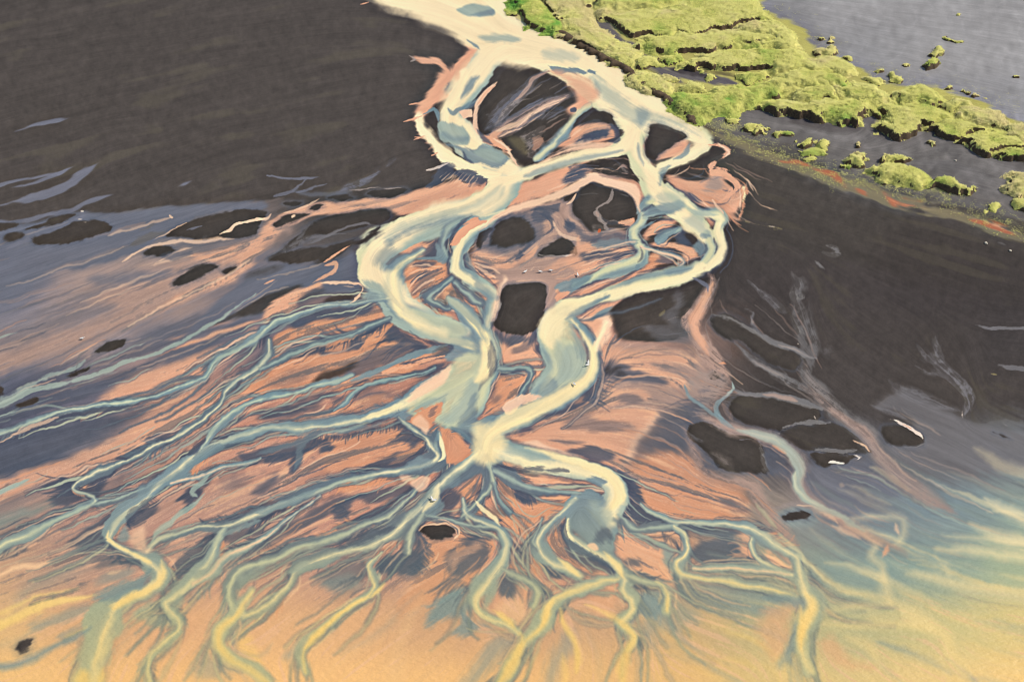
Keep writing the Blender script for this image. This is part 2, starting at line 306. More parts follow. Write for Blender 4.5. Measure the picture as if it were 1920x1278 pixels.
# --- mid south fields
P('o', "865,918 895,898 909,910 905,932 880,947 866,938", 2, 1, 2); P('s', "885,915 900,905 905,925 890,928", 4, .45, 3)
P('o', "928,908 945,894 970,914 976,936 962,950 942,947 928,926", 2, 1, 2); P('s', "930,905 945,900 955,920 945,930", 4, .4, 3)
P('o', "880,966 900,945 940,955 975,948 1000,932 1050,925 1076,940 1042,970 1010,1002 975,1006 945,988 900,970", 3, 1, 3)
P('e', "895,950 915,945 945,955 940,968 905,962", 3, .65, 4)
P('p', "985,890 1030,880 1070,900 1100,912 1090,925 1060,915 1010,905", 2, .95, 4); P('e', "972,880 1000,882 1010,892 990,895", 2, .7, 5)
P('s', "958,914 986,914 1006,926 1000,937 986,943 964,936", 2, .9, 6)
P('p', "1080,905 1105,900 1125,915 1118,940 1090,935", 3, .7, 3)
P('s', "795,935 845,914 862,930 852,966 800,968", 2.5, .85, 4)
P('p', "850,945 864,940 862,965 845,966", 2, .9, 3)
P('o', "790,1010 800,975 835,972 880,985 900,1000 925,1010 918,1040 900,1080 860,1110 800,1130 740,1150 770,1090 790,1060", 5, .8, 5)
P('s', "838,1052 862,1012 900,1004 913,1038 880,1076 848,1082", 4, .8, 7); P('s', "868,985 915,988 924,1006 890,1010", 3, .9, 4)
P('p', "845,1040 880,1020 905,1010 890,1030 860,1050 850,1075", 3, .5, 5)
P('o', "955,1050 985,1012 1003,1040 1015,1075 1000,1090 970,1070", 3, .95, 5); P('s', "960,1015 985,1018 985,1040 975,1060 968,1040", 2, .85, 5)
P('s', "932,1095 945,1068 972,1074 978,1102 962,1118 938,1112", 3, .85, 6)
P('p', "965,1120 975,1085 990,1110 980,1130", 3, .7, 4); P('p', "925,1140 940,1080 932,1110 950,1140", 3, .5, 3)
P('p', "1010,1095 1040,1078 1045,1115 1025,1130 1008,1115", 3, .95, 5)
P('o', "1025,1010 1055,978 1058,1010 1085,1035 1125,1060 1128,1075 1080,1060 1045,1035 1028,1020", 3, .95, 3)
P('s', "1045,985 1060,975 1062,1005 1080,1030 1110,1045 1140,1065 1150,1080 1130,1075 1095,1060 1060,1035", 3, .85, 8)
P('s', "1018,1058 1040,1064 1066,1070 1062,1078 1036,1082 1024,1072", 2, .9, 3)
P('p', "1090,1085 1120,1075 1135,1078 1110,1092", 2, .8, 4)
P('T', "800,1170 828,1120 870,1100 886,1110 886,1142 850,1152 815,1165", 5, .9, 6)
P('T', "850,1180 870,1150 900,1165 930,1175 900,1175 860,1190", 4, .8, 6)
P('q', "770,1150 790,1120 760,1200 750,1290 720,1290 740,1200", 14, .35, 3)
P('q', "925,1140 960,1120 990,1150 975,1175 950,1165", 5, .55, 4)
P('T', "890,1240 920,1200 960,1190 950,1220 910,1260 860,1290", 12, .55, 6)
P('T', "1050,1190 1080,1180 1075,1220 1055,1240 1040,1280 1020,1270 1035,1220", 12, .45, 6)
# --- smoky east
P('m', "1640,765 1690,732 1760,760 1840,798 1930,810 2080,820 2080,880 1800,882 1700,872 1655,842 1720,800 1690,775", 9, .75, 4)
P('m', "1280,560 1240,590 1215,605 1240,640 1300,650 1295,620", 8, .35, 6)
P('s', "1440,830 1465,835 1475,860 1470,880 1445,884 1437,860", 3, .55, 4)
P('S', "1450,880 1520,870 1620,860 1660,880 1700,900 1680,930 1600,940 1520,925 1480,900", 8, .6, 4)
P('b', "1620,960 1700,960 1720,990 1700,1010 1640,990", 14, .4, 5); P('b', "1470,975 1560,980 1600,1010 1560,1050 1500,1040", 16, .4, 5)
P('b', "1700,975 1780,970 1800,990 1740,1005 1705,1000", 10, .5, 5); P('b', "1705,1032 1730,1030 1745,1050 1720,1052", 6, .6, 4); P('b', "1760,1032 1790,1032 1800,1042 1770,1043", 5, .7, 4)
P('b', "1450,962 1475,950 1515,949 1538,964 1522,985 1480,988 1458,978", 7, .6, 2)
# --- thin sward between the turf mounds, sandy gullies
P('V', "945,-40 1400,-40 1430,20 1500,50 1530,90 1610,130 1660,160 1760,165 1840,190 1900,225 2080,260 2080,320 1930,300 1870,290 1800,262 1730,250 1680,258 1640,240 1600,232 1500,214 1420,196 1380,200 1290,222 1262,205 1180,150 1100,98 1040,64 985,50", 4, .95, 4)
P('e', "1100,28 1122,30 1150,50 1165,72 1190,80 1200,100 1230,104 1236,120 1262,128 1300,124 1345,136 1370,146 1385,158 1350,160 1320,152 1290,148 1262,146 1240,136 1222,128 1180,122 1180,104 1165,84 1130,66 1108,48", 3, .95, 4)
P('e', "1425,196 1480,212 1530,222 1600,236 1612,228 1640,196 1650,198 1640,236 1690,258 1730,242 1745,240 1770,256 1820,258 1850,285 1900,296 2080,300 2080,420 1960,400 1880,340 1780,300 1640,280 1560,262 1480,250 1380,225 1330,226 1400,200", 4, .95, 4)
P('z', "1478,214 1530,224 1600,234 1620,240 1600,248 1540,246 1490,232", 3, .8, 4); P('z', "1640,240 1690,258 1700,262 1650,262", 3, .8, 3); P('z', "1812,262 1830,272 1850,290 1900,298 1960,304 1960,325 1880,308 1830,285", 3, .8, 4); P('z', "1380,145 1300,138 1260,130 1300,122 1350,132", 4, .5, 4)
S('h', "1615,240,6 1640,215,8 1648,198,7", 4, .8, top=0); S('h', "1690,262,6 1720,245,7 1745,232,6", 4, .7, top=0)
P('e', "1050,0 1075,-4 1080,10 1062,12", 3, .8, 3); P('e', "1275,28 1310,22 1312,30 1280,36", 3, .6, 3); P('e', "1350,48 1410,52 1400,60 1355,56", 3, .6, 3)
# --- plain at the top right, bank margin
P('h', "1330,236 1420,262 1500,285 1600,330 1700,355 1830,390 1930,420 2080,470 2080,250 1900,240 1700,225 1600,215 1450,210 1300,215", 8, .6, 4)
P('h', "1450,235 1560,258 1700,268 1800,300 1900,385 2000,420 2000,330 1880,300 1780,265 1660,255 1540,245", 6, .7, 4)
P('l', "1280,215 1330,238 1420,270 1480,298 1560,325 1640,352 1720,372 1800,392 1880,425 1930,445 1900,452 1830,425 1740,400 1640,375 1540,345 1450,305 1370,270 1310,245", 5, .6, 7)
P('e', "1330,228 1420,255 1520,290 1640,330 1640,340 1520,305 1420,270", 4, .5, 6)
for a in ("1525,318,2 1545,326,4 1562,331,5 1586,344,2", "1605,354,1.5 1625,361,2.5", "1658,360,2 1672,370,5 1695,380,6 1725,384,5 1742,382,2", "1825,411,2 1850,418,3 1872,427,5 1895,436,2", "1460,300,2 1490,306,4 1515,313,2"):
    S('r', a, 3, .75, 4, top=0)
P('d', "1390,300 1450,315 1560,360 1700,410 1840,450 1960,490 1960,560 1700,520 1450,420 1380,340", 16, .5, 3)
P('z', "1700,430 1960,480 1960,580 1760,560 1640,500", 30, .45, 3)
# ================================================================ channels (x,y,half-width)
# dark bars cut out of the net (flat, part of the ground)
def B(s, soft=1.6, op=.97, r=1.5, col='d'):
    P(col, s, soft, op, r)
B("894,242 897,214 906,190 930,152 950,126 975,113 1003,113 1019,125 1036,140 1066,160 1076,172 1066,192 1061,202 1061,222 1050,250 1020,280 992,302 976,310 962,291 945,272 920,262 905,255")
B("1190,300 1145,293 1092,308 1085,318 1120,326 1150,330 1180,336 1205,347")
B("1056,336 1066,322 1096,314 1090,330 1075,342 1058,343", 2, .85, 2, 's')
B("1268,330 1300,298 1325,270 1345,275 1352,285 1335,298 1330,318 1325,328 1300,335 1280,330 1266,322")
B("1150,600 1150,575 1175,555 1215,540 1260,520 1300,512 1318,522 1312,545 1300,565 1290,585 1280,610 1290,630 1240,640 1190,638 1160,632")
P('m', "1270,540 1262,575 1240,590 1250,610 1215,605 1205,612 1240,640 1290,640 1290,610 1270,590 1285,560", 5, .55, 5)
# fields done; channels
C("676,-20,8 720,0,9 790,10,18 850,30,24 900,50,36 950,70,40 1000,88,36 1050,110,34 1100,140,36 1140,175,40 1180,205,40 1215,225,32 1260,228,24 1300,248,18 1322,268,14 1300,288,10 1262,303,9 1235,318,9", 'c', 'g', 0, .95)
C("840,-30,60 890,0,54 915,30,48 940,70,40", 'c', 'c', 0, .9)
C("1085,80,14 1130,120,16 1180,160,18 1215,188,18 1250,210,18 1290,240,12", 'c', 'c', 0, .7)
C("940,80,26 915,110,25 893,145,24 866,180,22 850,208,20 848,228,22 866,258,26 892,282,27 918,302,24 942,318,20 958,332,18", 'c', 't', 0, .8)
C("868,138,5 866,160,6 855,182,7 838,205,6", 'c', 'c', 0, .8)
C("783,218,5 792,240,8 810,262,9 826,282,10 846,302,11 872,316,11 906,323,12 945,330,14", 'c', 'c', 0, .8)
C("1104,198,7 1084,214,7 1064,240,7 1044,262,7 1022,284,8 1002,300,7", 'g', 'b', 0, .5)
C("1195,232,24 1188,258,18 1160,279,13 1120,287,11 1060,301,11 1000,320,12 958,336,14", 'c', 'g', 0, .7)
C("1182,262,16 1190,290,18 1204,318,19 1222,350,21 1250,376,22 1284,402,22 1308,425,18 1326,445,13", 'c', 'g', 0, .62)
C("1250,350,6 1285,375,9 1310,395,9 1340,400,9 1352,412,8 1345,432,9 1353,460,9 1344,485,11 1310,503,13 1260,518,13 1205,532,14 1150,548,15 1090,568,17 1052,584,17 1030,600,16", 'y', 'g', 3, .66)
C("1322,438,10 1336,465,8 1325,490,8", 'g', 't', 2, .5)
C("1222,372,8 1206,392,8 1199,415,9 1186,432,11 1192,455,12 1204,472,11 1195,490,11 1165,502,11 1120,518,10 1078,534,8", 'g', 't', 4, .5)
C("1200,462,5 1225,468,3 1262,478,3 1280,490,3 1272,496,2", 'q', 't', 2, .5)
C("1205,405,4 1235,400,4 1262,398,3", 't', 'b', 1, .5); C("1272,430,5 1250,440,6 1235,450,6", 't', 'b', 1, .5)
C("962,332,22 944,360,26 908,388,30 862,404,30 805,420,28 752,440,28 708,465,30 696,495,28 712,522,30 735,548,30 752,580,30 792,604,28 836,618,24 872,620,14", 'c', 't', 0, .6)
C("930,345,14 880,385,14 820,398,14 760,420,16 715,442,18 690,470,16 682,500,13 690,530,10", 'c', 'g', 0, .7)
C("795,466,4 775,478,7 752,491,10 736,510,15 736,545,20 750,576,22 790,604,16 832,624,14 872,642,15 905,655,16", 'Y', 'y', 2, .75)
C("935,404,8 905,424,9 880,442,11 862,462,14 856,485,16 856,508,16 882,526,12 912,541,11 928,562,11 920,592,11 914,615,9", 'y', 't', 4, .5)
C("885,408,8 850,424,9 832,440,8 826,460,7 832,480,5", 't', 'b', 2, .4)
C("845,520,6 815,540,5 800,556,7 810,568,5 842,577,4", 't', 'b', 2, .4); C("852,530,6 878,553,8 903,572,7", 't', 'b', 2, .4)
C("838,556,2 850,566,6 868,582,12 884,602,16 900,628,18 912,655,17 912,685,17 905,705,17", 'Y', 'q', 1, .75)
C("905,690,14 895,720,24 880,752,30 862,780,24 850,800,14", 'g', 't', 3, .5)
C("905,700,14 880,712,14 850,725,14 820,735,14 790,750,14", 'g', 't', 3, .6)
C("880,770,16 845,800,14 820,825,12 815,838,12", 't', 'b', 3, .4); C("850,795,14 880,805,16 898,815,12", 't', 'b', 2, .4)
C("940,512,6 960,512,8 990,514,9 1020,518,9 1034,534,8 1034,560,9 1032,582,10", 'P', 'P', 0, .8); C("925,602,6 933,570,8 940,545,8 950,522,9", 'q', 'P', 0, .6)
C("1052,584,17 1030,602,15 1022,625,15 1032,650,20 1055,670,34 1062,690,36 1042,715,30 1010,738,16", 't', 't', 4, .5)
C("1050,584,10 1074,600,7 1096,624,8 1111,654,11 1111,684,13 1098,711,14 1070,735,15 1022,757,16 985,772,18 948,788,20 921,808,20 912,830,22 912,856,26", 'Y', 'y', 4, .7)
C("1143,608,7 1128,635,8 1116,655,8", 'c', 'q', 0, .7)
C("922,690,4 950,691,4 985,690,4.5 996,702,4.5 990,720,5 980,735,5 974,748,7", 't', 'b', 2, .4)
# west fan
C("732,558,4.3 675,565,2.9 625,572,3.6 575,585,4.3 537,597,5.8 510,610,7.2 492,624,6.5 475,640,6.5 457,650,5.8 425,665,5.0 400,680,4.3 388,697,3.6 360,714,3.6 325,732,4.3 287,744,4.3 250,753,4.3 212,758,4.3 150,766,3.6 112,773,3.6 62,789,4.3 15,803,4.3 -20,815,5.0 -160,850,5.8", 'x', 't', 3, .45)
C("505,640,4.3 500,664,6.5 475,692,6.5 437,717,6.5 420,735,5.0 412,757,4.3 370,790,5.0 325,817,5.8 287,838,5.0 250,857,4.3 212,872,5.8 175,887,7.2 150,899,5.8 137,912,3.6 150,922,2.9 172,930,2.9 178,940,2.9", 'y', 'b', 4, .45)
C("178,938,3.6 165,947,4.3 125,965,5.8 87,985,6.5 50,1005,10.0 0,1022,11.0 -30,1030,11.0 -160,1050,12.0", 'x', 't', 4, .5)
C("305,900,2.9 262,920,4.3 225,935,4.3 195,942,3.6 170,948,2.9", 't', 'b', 2, .4)
C("732,597,3.6 692,612,4.3 662,626,3.6 625,637,3.6 587,646,4.3 550,661,5.0 512,676,5.8 485,690,4.3", 't', 'b', 3, .35)
C("660,703,2.9 612,720,4.3 550,736,4.3 500,744,5.8 462,760,5.8 425,785,5.8 400,806,6.5 385,830,6.5 372,852,6.5", 'x', 't', 2, .5)
C("815,690,1.4 760,706,1.4 700,718,2.2 665,732,2.9 650,755,2.9 625,770,1.4", 't', 't', 1, .5)
C("845,690,6.8 800,720,9.3 760,756,11.9 737,767,11.9 675,784,11.9 625,792,11.0 575,800,10.2 525,802,6.8 475,810,7.6 437,820,8.5 400,835,10.2 362,860,11.9 337,880,11.9 312,897,11.9 287,917,11.0 262,937,11.9 237,955,15.0 217,975,14.0 205,995,10.0 203,1012,7.0 225,1027,8.0 262,1040,9.0 287,1052,12.0 303,1068,14.0 297,1090,15.0 265,1112,15.0 225,1130,15.0 200,1153,22.0 185,1180,27.0 180,1215,30.0 172,1250,30.0 165,1290,32.0 155,1390,36.0", 'y', 't', 5, .42)
C("490,857,2.2 450,868,2.9 420,875,3.6 385,888,4.3 350,898,3.6 320,905,3.6", 'q', 'q', 2, .6)
C("748,782,3.4 770,800,6.0 800,817,7.6 815,835,11.0 822,852,11.9 800,868,13.6 750,882,11.9 700,890,8.5 650,898,6.8 612,911,7.6 575,926,8.5 537,942,9.3 500,957,12.0 462,971,9.0 425,984,7.0 375,991,5.0 325,1001,5.0 295,1013,6.0 275,1030,8.0", 'y', 'b', 4, .4)
C("422,988,4.3 412,1010,9.0 400,1035,11.0 380,1065,11.0 355,1092,9.0 325,1115,10.0 308,1130,9.0 320,1147,8.0 335,1163,7.0 335,1182,6.0 312,1203,8.0 290,1222,7.0 278,1250,6.0 282,1290,7.0 285,1390,8.0", 'x', 't', 4, .5)
C("600,930,1.4 560,958,2.2 525,985,2.9 507,998,3.6 475,1018,6.0 437,1036,6.0 417,1050,6.0 395,1078,5.0 365,1097,5.0", 'q', 'q', 3, .7)
C("905,850,20.4 880,872,21.2 850,892,18.7 815,920,14.4 800,950,15.0 775,972,16.0 745,992,15.0 710,1008,13.0 675,1020,11.0 640,1032,10.0 600,1045,12.0 565,1058,10.0 550,1072,10.0 545,1090,8.0 535,1105,7.0 515,1125,7.0 490,1142,6.0 460,1155,6.0", 'y', 'b', 4, .4)
C("790,905,2.5 768,930,5.1 735,962,7.0 695,980,7.0 650,1000,6.0 600,1015,6.0 550,1029,7.0 500,1048,10.0 462,1065,14.0 440,1085,14.0 432,1105,11.0 437,1125,9.0 445,1142,8.0", 'g', 'b', 4, .35)
C("470,1105,5.0 452,1130,6.0 444,1150,9.0 426,1170,12.0 411,1190,13.0 410,1210,13.0 430,1232,12.0 462,1250,11.0 490,1268,11.0 510,1300,11.0 525,1390,12.0", 'Y', 'y', 2, .75)
C("715,1034,2.0 697,1045,4.0 692,1060,5.0 698,1080,7.0 702,1098,8.0 685,1117,7.0 657,1136,5.0 617,1166,6.0 585,1190,8.0 565,1215,9.0 565,1240,8.0 572,1262,6.0", 'Y', 't', 2, .45)
C("800,955,5.8 780,990,5.8 768,1012,8.0 760,1035,6.0", 'x', 'b', 2, .4)
C("800,968,2.9 850,976,4.3 890,985,4.3 930,990,4.3", 't', 'b', 2, .3)
# south fan
C("930,835,20 985,856,18 1035,868,17 1085,880,17 1130,893,17 1154,915,21 1147,945,26 1125,965,30", 'y', 't', 5, .6)
C("930,878,12 955,895,11 985,912,9 1020,918,6 1060,921,5 1090,926,4", 't', 'b', 3, .35)
C("912,870,14 918,900,9 912,920,6 895,940,5 880,955,5 868,968,3", 'g', 'b', 3, .35)
C("867,935,2 868,955,4 885,968,4 910,978,5 935,990,8 950,1012,12 950,1032,14 938,1055,15 918,1078,14 900,1100,13 890,1120,11 897,1142,9 922,1158,7 950,1169,6 972,1182,5", 'y', 't', 4, .5)
C("942,1062,4 975,1080,5 1000,1096,6 1003,1115,8 995,1132,6", 't', 'b', 3, .35)
C("924,905,4 930,925,3 940,945,4 956,960,5", 'b', 'b', 1, .3)
C("1082,935,10 1045,970,8 1022,988,8 1008,1010,10 1015,1030,12 1035,1050,12 1060,1065,10 1082,1082,8", 'y', 't', 4, .4)
C("1018,968,2 1005,992,3 998,1012,3 1008,1028,4", 't', 'b', 2, .4)
C("1066,972,3 1064,1000,6 1080,1018,8 1110,1034,11 1140,1046,11 1160,1065,12 1170,1085,11 1170,1103,9 1185,1120,10 1185,1140,11 1170,1155,10 1160,1167,7 1175,1178,6 1188,1188,6 1188,1200,5 1178,1215,3", 'y', 't', 4, .5)
C("1157,1083,7 1110,1095,9 1070,1110,10 1045,1125,11 1030,1140,12 1020,1160,14 1005,1180,15 985,1200,13 970,1225,11 955,1255,10 938,1290,11 900,1390,14", 'Y', 't', 3, .5)
C("1100,960,40 1120,985,36 1125,1008,26 1140,1026,10", 'b', 'b', 5, .5)
C("1155,965,9 1175,980,7 1200,992,6 1240,990,5 1268,984,4", 't', 'b', 3, .35)
C("1200,944,1.5 1225,958,3 1245,970,5 1275,978,6 1320,980,6 1360,980,6 1395,987,7 1420,1000,9 1440,1015,9 1465,1030,8 1490,1046,8 1497,1070,9 1503,1090,10 1515,1108,14 1525,1127,17 1520,1150,17 1508,1175,13 1503,1200,12 1510,1225,13 1520,1260,14", 'y', 't', 3, .55)
C("1410,1008,4 1410,1030,5 1425,1050,5 1450,1066,5 1485,1078,6", 'y', 't', 2, .5)
C("1262,987,4 1280,1002,5 1287,1022,7 1283,1040,8 1270,1056,8 1278,1074,7 1312,1084,6 1350,1089,5 1400,1096,5 1450,1104,5 1492,1120,5", 'Y', 'g', 2, .6)
C("1298,1066,4 1330,1068,6 1380,1066,6 1430,1066,5 1478,1074,4", 'q', 'q', 1, .6)
C("1165,1076,5 1190,1085,7 1215,1090,5 1238,1098,3", 't', 'b', 3, .35)
C("1228,1090,2 1245,1104,5 1254,1120,8 1250,1142,9", 'Y', 't', 2, .5)
# --- dark islets of the left plain etc. (own objects)
I("57,448 70,441 110,428 150,415 192,417 207,427 196,436 150,450 115,457 80,458", 'large dark sandbar with a pale foamy top edge in the blue-grey film of water')
I("42,428 80,415 100,406 130,400 143,402 126,412 95,421 68,429", 'slim dark sandbar between two blue-grey threads, just above the large foamy-edged sandbar')
I("-30,420 0,419 20,418 34,420 20,428 0,433 -30,434", 'small dark sandbar cut by the left edge, second below the blue-grey stripes')
I("3,446 15,438 35,435 44,440 31,448 12,451", 'small rounded dark sandbar just left of the large foamy-edged sandbar', 2.5)
I("312,445 330,430 365,413 400,401 440,394 480,391 499,393 503,400 491,415 484,428 478,440 450,446 410,448 370,447 340,446", 'wide dark sandbar crossed by a pale winding thread of water')
I("270,478 285,467 310,463 331,470 318,478 295,481", 'small dark sandbar in the pink shallows below the wide sandbar with the winding thread', 2)
I("323,528 345,510 380,498 411,496 405,505 380,520 350,530 330,533", 'long dark leaf-shaped sandbar in pink shallows left of the brown-grey ponds', 2)
I("420,505 432,498 445,497 440,504 425,509", 'tiny dark sandbar just right of the long leaf-shaped one', 1.8)
I("178,658 196,645 215,638 234,637 230,647 215,656 195,660", 'dark oval sandbar alone in wide pink-grey shallows near the left', 1.8)
I("125,704 150,692 169,687 165,693 145,701", 'thin dark sliver of sand between two pale blue threads of water', 1.8)
I("27,761 45,752 60,745 71,747 62,757 40,764", 'small brown sandbar below the pale blue threads at the left edge', 2.2)
I("-10,718 3,722 6,730 2,737 -10,740", 'rounded brown sandbar cut by the left edge beside blue shallows', 1.8)
I("27,1214 38,1203 55,1198 64,1200 59,1210 46,1221 33,1223", 'small dark hump in the orange shallows at the bottom left corner', 3)
I("788,998 798,989 825,986 848,989 854,996 840,1006 820,1011 800,1008", 'dark brown oval sandbar ringed by thin pink lines in the lower middle', 1.6)
I("1464,966 1475,961 1495,959 1515,961 1522,967 1514,973 1490,974 1473,972", 'lone brown lens-shaped sandbar in blue-green shallows at lower right', 1.4)
I("505,489 520,478 530,464 560,437 590,420 630,405 680,395 715,393 732,398 729,410 712,422 690,424 660,432 620,441 590,440 565,452 540,470", 'long dark tongue of sand tapering west from the big cream bend')
I("502,491 520,479 570,466 620,461 670,451 700,432 712,423 706,441 680,456 660,466 630,482 600,490 560,494 520,493", 'dark strip of sand below the long tongue, behind thin grey threads', 2)
I("514,421 530,406 555,400 581,402 560,412 545,420 522,426", 'dark sandbar with one pale spot in its middle beside pink shallows')
I("529,379 545,374 566,376 551,382", 'very small dark sandbar on the upper edge of the pink channels, west one', 1.2)
I("614,373 635,366 650,365 666,372 640,377", 'small dark sandbar above the pink channel west of the big bend', 1.2)
I("579,391 593,385 606,386 595,393", 'tiny dark sandbar enclosed by pink water above the dark tongue', 1.2)
I("688,361 720,352 755,351 767,357 740,366 705,369", 'flat dark sandbar between smoky grey veils and pink water, north of the long tongue', 1.4)
I("942,545 954,531 985,528 1014,533 1022,546 1020,580 1014,602 1004,616 985,626 960,626 937,621 926,614 934,594 939,570", 'tall black rounded sandbar in the centre of the net of cream channels', 1.3)
I("1213,255 1221,233 1236,230 1270,245 1286,252 1279,262 1256,275 1240,286 1226,301 1211,293 1209,275", 'dark triangular sandbar wrapped by the looping cream channel near the grassy bank', 1.3)
I("1085,355 1100,346 1130,350 1168,360 1188,374 1194,398 1190,411 1165,418 1141,417 1124,405 1135,430 1112,433 1088,417 1071,395 1073,371", 'large round dark sandbar split by one thin grey thread', 1.6)
I("924,430 945,412 985,410 1005,428 1002,448 976,462 940,466 918,456", 'dark cloudy-edged sandbar left of the round split sandbar', 3)
I("1010,476 1022,460 1050,447 1078,459 1081,474 1060,478 1025,479", 'black wedge-shaped sandbar with a white-lined lower edge, above the white gulls', 1.4)
I("1054,377 1063,368 1078,360 1080,365 1067,377", 'tiny dark sandbar tucked under the pink arching band', 1)
I("893,459 903,436 920,428 912,450 903,464", 'narrow dark sandbar beside the cream west channel', 1.4)
I("1086,230 1095,219 1115,209 1140,212 1154,224 1160,240 1146,231 1118,226 1096,230", 'crescent-shaped dark sandbar over a pink swirl in the upper net', 1.6)
I("1080,270 1090,258 1112,246 1138,240 1134,252 1102,266", 'dark slate sandbar inside the pink swirl of the upper net', 3, 2, 's')
I("1286,800 1310,790 1330,794 1360,805 1400,818 1425,830 1433,846 1436,870 1437,885 1420,889 1380,886 1350,876 1330,856 1310,836 1290,821", 'big black sandbar with a jagged pale right edge, right of the pink flats', 2)
I("1460,814 1490,800 1520,790 1560,794 1598,818 1624,839 1630,849 1600,847 1540,847 1520,846 1495,835", 'broad black sandbar bordered by the smoky beige channel', 2)
I("1520,849 1560,848 1608,851 1598,858 1560,869 1540,875 1526,863", 'short black sandbar with a bright foam zigzag on its tip', 1.5)
I("1650,806 1668,797 1700,800 1722,811 1735,825 1720,833 1682,835 1658,824", 'black sandbar edged on top by a curved line of bright foam', 3)
I("1326,700 1340,693 1353,700 1350,708 1336,711", 'small dark sandbar in the middle of the smoky pink channel', 1.5)
I("1365,590 1400,608 1440,638 1475,655 1500,672 1485,695 1440,680 1405,655 1385,640 1345,625 1330,600 1340,592", 'dark sandbar between two thin grey threads right of the pink channel', 3)
I("1385,740 1420,745 1465,747 1510,756 1536,766 1530,790 1490,798 1460,812 1420,800 1390,790 1370,770 1372,750", 'dark sandbar below the long thin pink thread, right of the teal stream', 2)
I("1862,812 1880,815 1898,822 1880,820", 'thin dark sliver of sand in grey shallows at the right edge', 2)
# ================================================================ details over the channels
# deposits (blue-grey bars under shallow water) in the trunk
P('t', "858,17 880,8 912,10 931,18 926,27 905,31 880,31 866,26", 3, .9, 1, top=1); P('b', "885,28 905,30 926,25 930,18 910,22", 3, .6, 1, top=1)
P('t', "900,68 935,66 972,76 965,84 940,82 915,78", 5, .7, 2, top=1)
P('t', "1018,94 1060,96 1087,108 1082,116 1050,114 1025,106", 6, .45, 2, top=1)
P('t', "1110,140 1150,165 1190,196 1230,214 1290,238 1312,254 1272,242 1226,228 1206,236 1186,226 1150,202 1120,172", 9, .55, 4, top=1)
P('b', "1200,205 1220,212 1212,228 1200,236 1196,222", 7, .55, 2, top=1); P('b', "1118,150 1128,172 1120,180 1112,165", 4, .3, 2, top=1)
P('b', "1030,120 1052,125 1085,128 1122,137 1100,138 1066,134 1048,138 1040,133", 1.5, .9, 2, top=1)
P('p', "1035,135 1065,136 1105,156 1122,176 1108,194 1085,200 1078,176 1060,152", 9, .8, 3, top=1)
P('s', "1068,205 1076,203 1078,210 1070,211", 1.5, .9, 1, top=1); P('s', "1144,230 1160,236 1160,262 1150,268 1138,262 1152,252", 3, .75, 2, top=1)
P('q', "1080,268 1120,264 1150,270 1130,280 1080,284 1020,306 985,320 1000,308 1040,288", 4, .75, 3, top=1)
P('q', "862,208 885,206 885,220 868,222", 1.2, .95, 1, top=1)
P('t', "820,238 826,264 850,272 876,272 878,258 868,246 850,235 830,230", 2.5, .9, 1.5, top=1); P('b', "826,256 850,268 876,268 876,258 850,258 834,250", 5, .6, 1, top=1)
P('b', "836,272 862,282 868,296 884,306 904,304 936,314 953,298 944,288 926,276 905,272 890,282 866,276", 2.5, .85, 2, top=1)
P('t', "890,285 925,278 945,292 935,306 912,300", 5, .7, 3, top=1)
S('s', "866,284,3 872,298,3 888,307,3", 2.5, .7)
S('b', "792,215,1.5 812,207,3 820,215,4 822,232,4", 1.2, .9); S('b', "840,205,4 850,214,5 862,206,4 880,200,4", 2, .8)
S('b', "898,140,5 884,155,7 872,172,6 864,185,4", 3.5, .8); S('b', "910,178,3 888,194,5 866,206,7", 3, .85)
S('s', "912,176,1.5 895,192,2 880,202,2", 1.5, .5)
S('s', "946,70,3 890,92,2", 2, .0)
S('b', "878,75,2 892,88,4 900,96,4", 2, .8)
S('q', "931,152,1.5 915,170,4 900,190,5 893,212,4 891,240,5 900,256,5", 2, .9); S('p', "928,158,1.5 912,174,2.5 898,196,3", 1.5, .8)
# smoke over the first dark bar
S('k', "1026,131,4 1005,146,7 984,166,9 964,186,12 946,206,15 928,228,15 910,246,9", 4, .7, 4); S('M', "1024,133,3 1005,148,4 985,170,6 968,190,7 950,212,8 930,236,8", 3, .7, 4)
S('k', "1075,176,10 1048,186,10 1018,200,13 990,216,15 960,232,16 930,248,14 908,260,8", 4, .65, 4); S('k', "1000,225,6 1040,212,4 1062,204,2", 3, .5, 4)
S('P', "1031,133,2 1000,151,2.5 980,176,3.5 962,190,3", 1.5, .8)
S('m', "955,178,2 940,200,4 925,214,4 912,216,2", 2, .7, 4)
S('P', "1066,180,11 1040,191,8 1010,206,8 985,222,11 955,238,13 928,255,13 910,264,9", 3.5, .85, 4); S('p', "940,248,6 925,258,8 935,270,7 950,280,5", 3, .8, 2); S('q', "965,240,1.2 990,222,1.5 1020,205,1.5 1050,192,1.2", .9, .7); S('q', "930,262,1.2 960,246,1.5 985,236,1", .9, .7)
S('q', "1060,184,3 1030,196,2.5 1000,215,3 970,232,4 930,248,5", 2, .75); S('s', "1060,200,2 1020,212,2.5 990,228,2 960,246,2", 2, .55, 4)
P('M', "972,256 990,250 1018,238 1012,258 1020,272 1000,286 994,298 986,288 984,268", 3, .7, 6, top=1); P('p', "1000,262 1018,258 1012,275 1000,280", 3, .5, 3, top=1)
P('l', "950,262 980,260 985,290 965,278", 6, .35, 2, top=1)
P('p', "905,255 922,258 945,270 955,285 948,288 930,276 912,268", 2, .95, 3, top=1); S('q', "925,262,3 945,274,2 955,290,2 966,305,2 974,314,1.5", 1, .9)
S('s', "893,245,3 908,260,4 925,272,4", 2, .7)
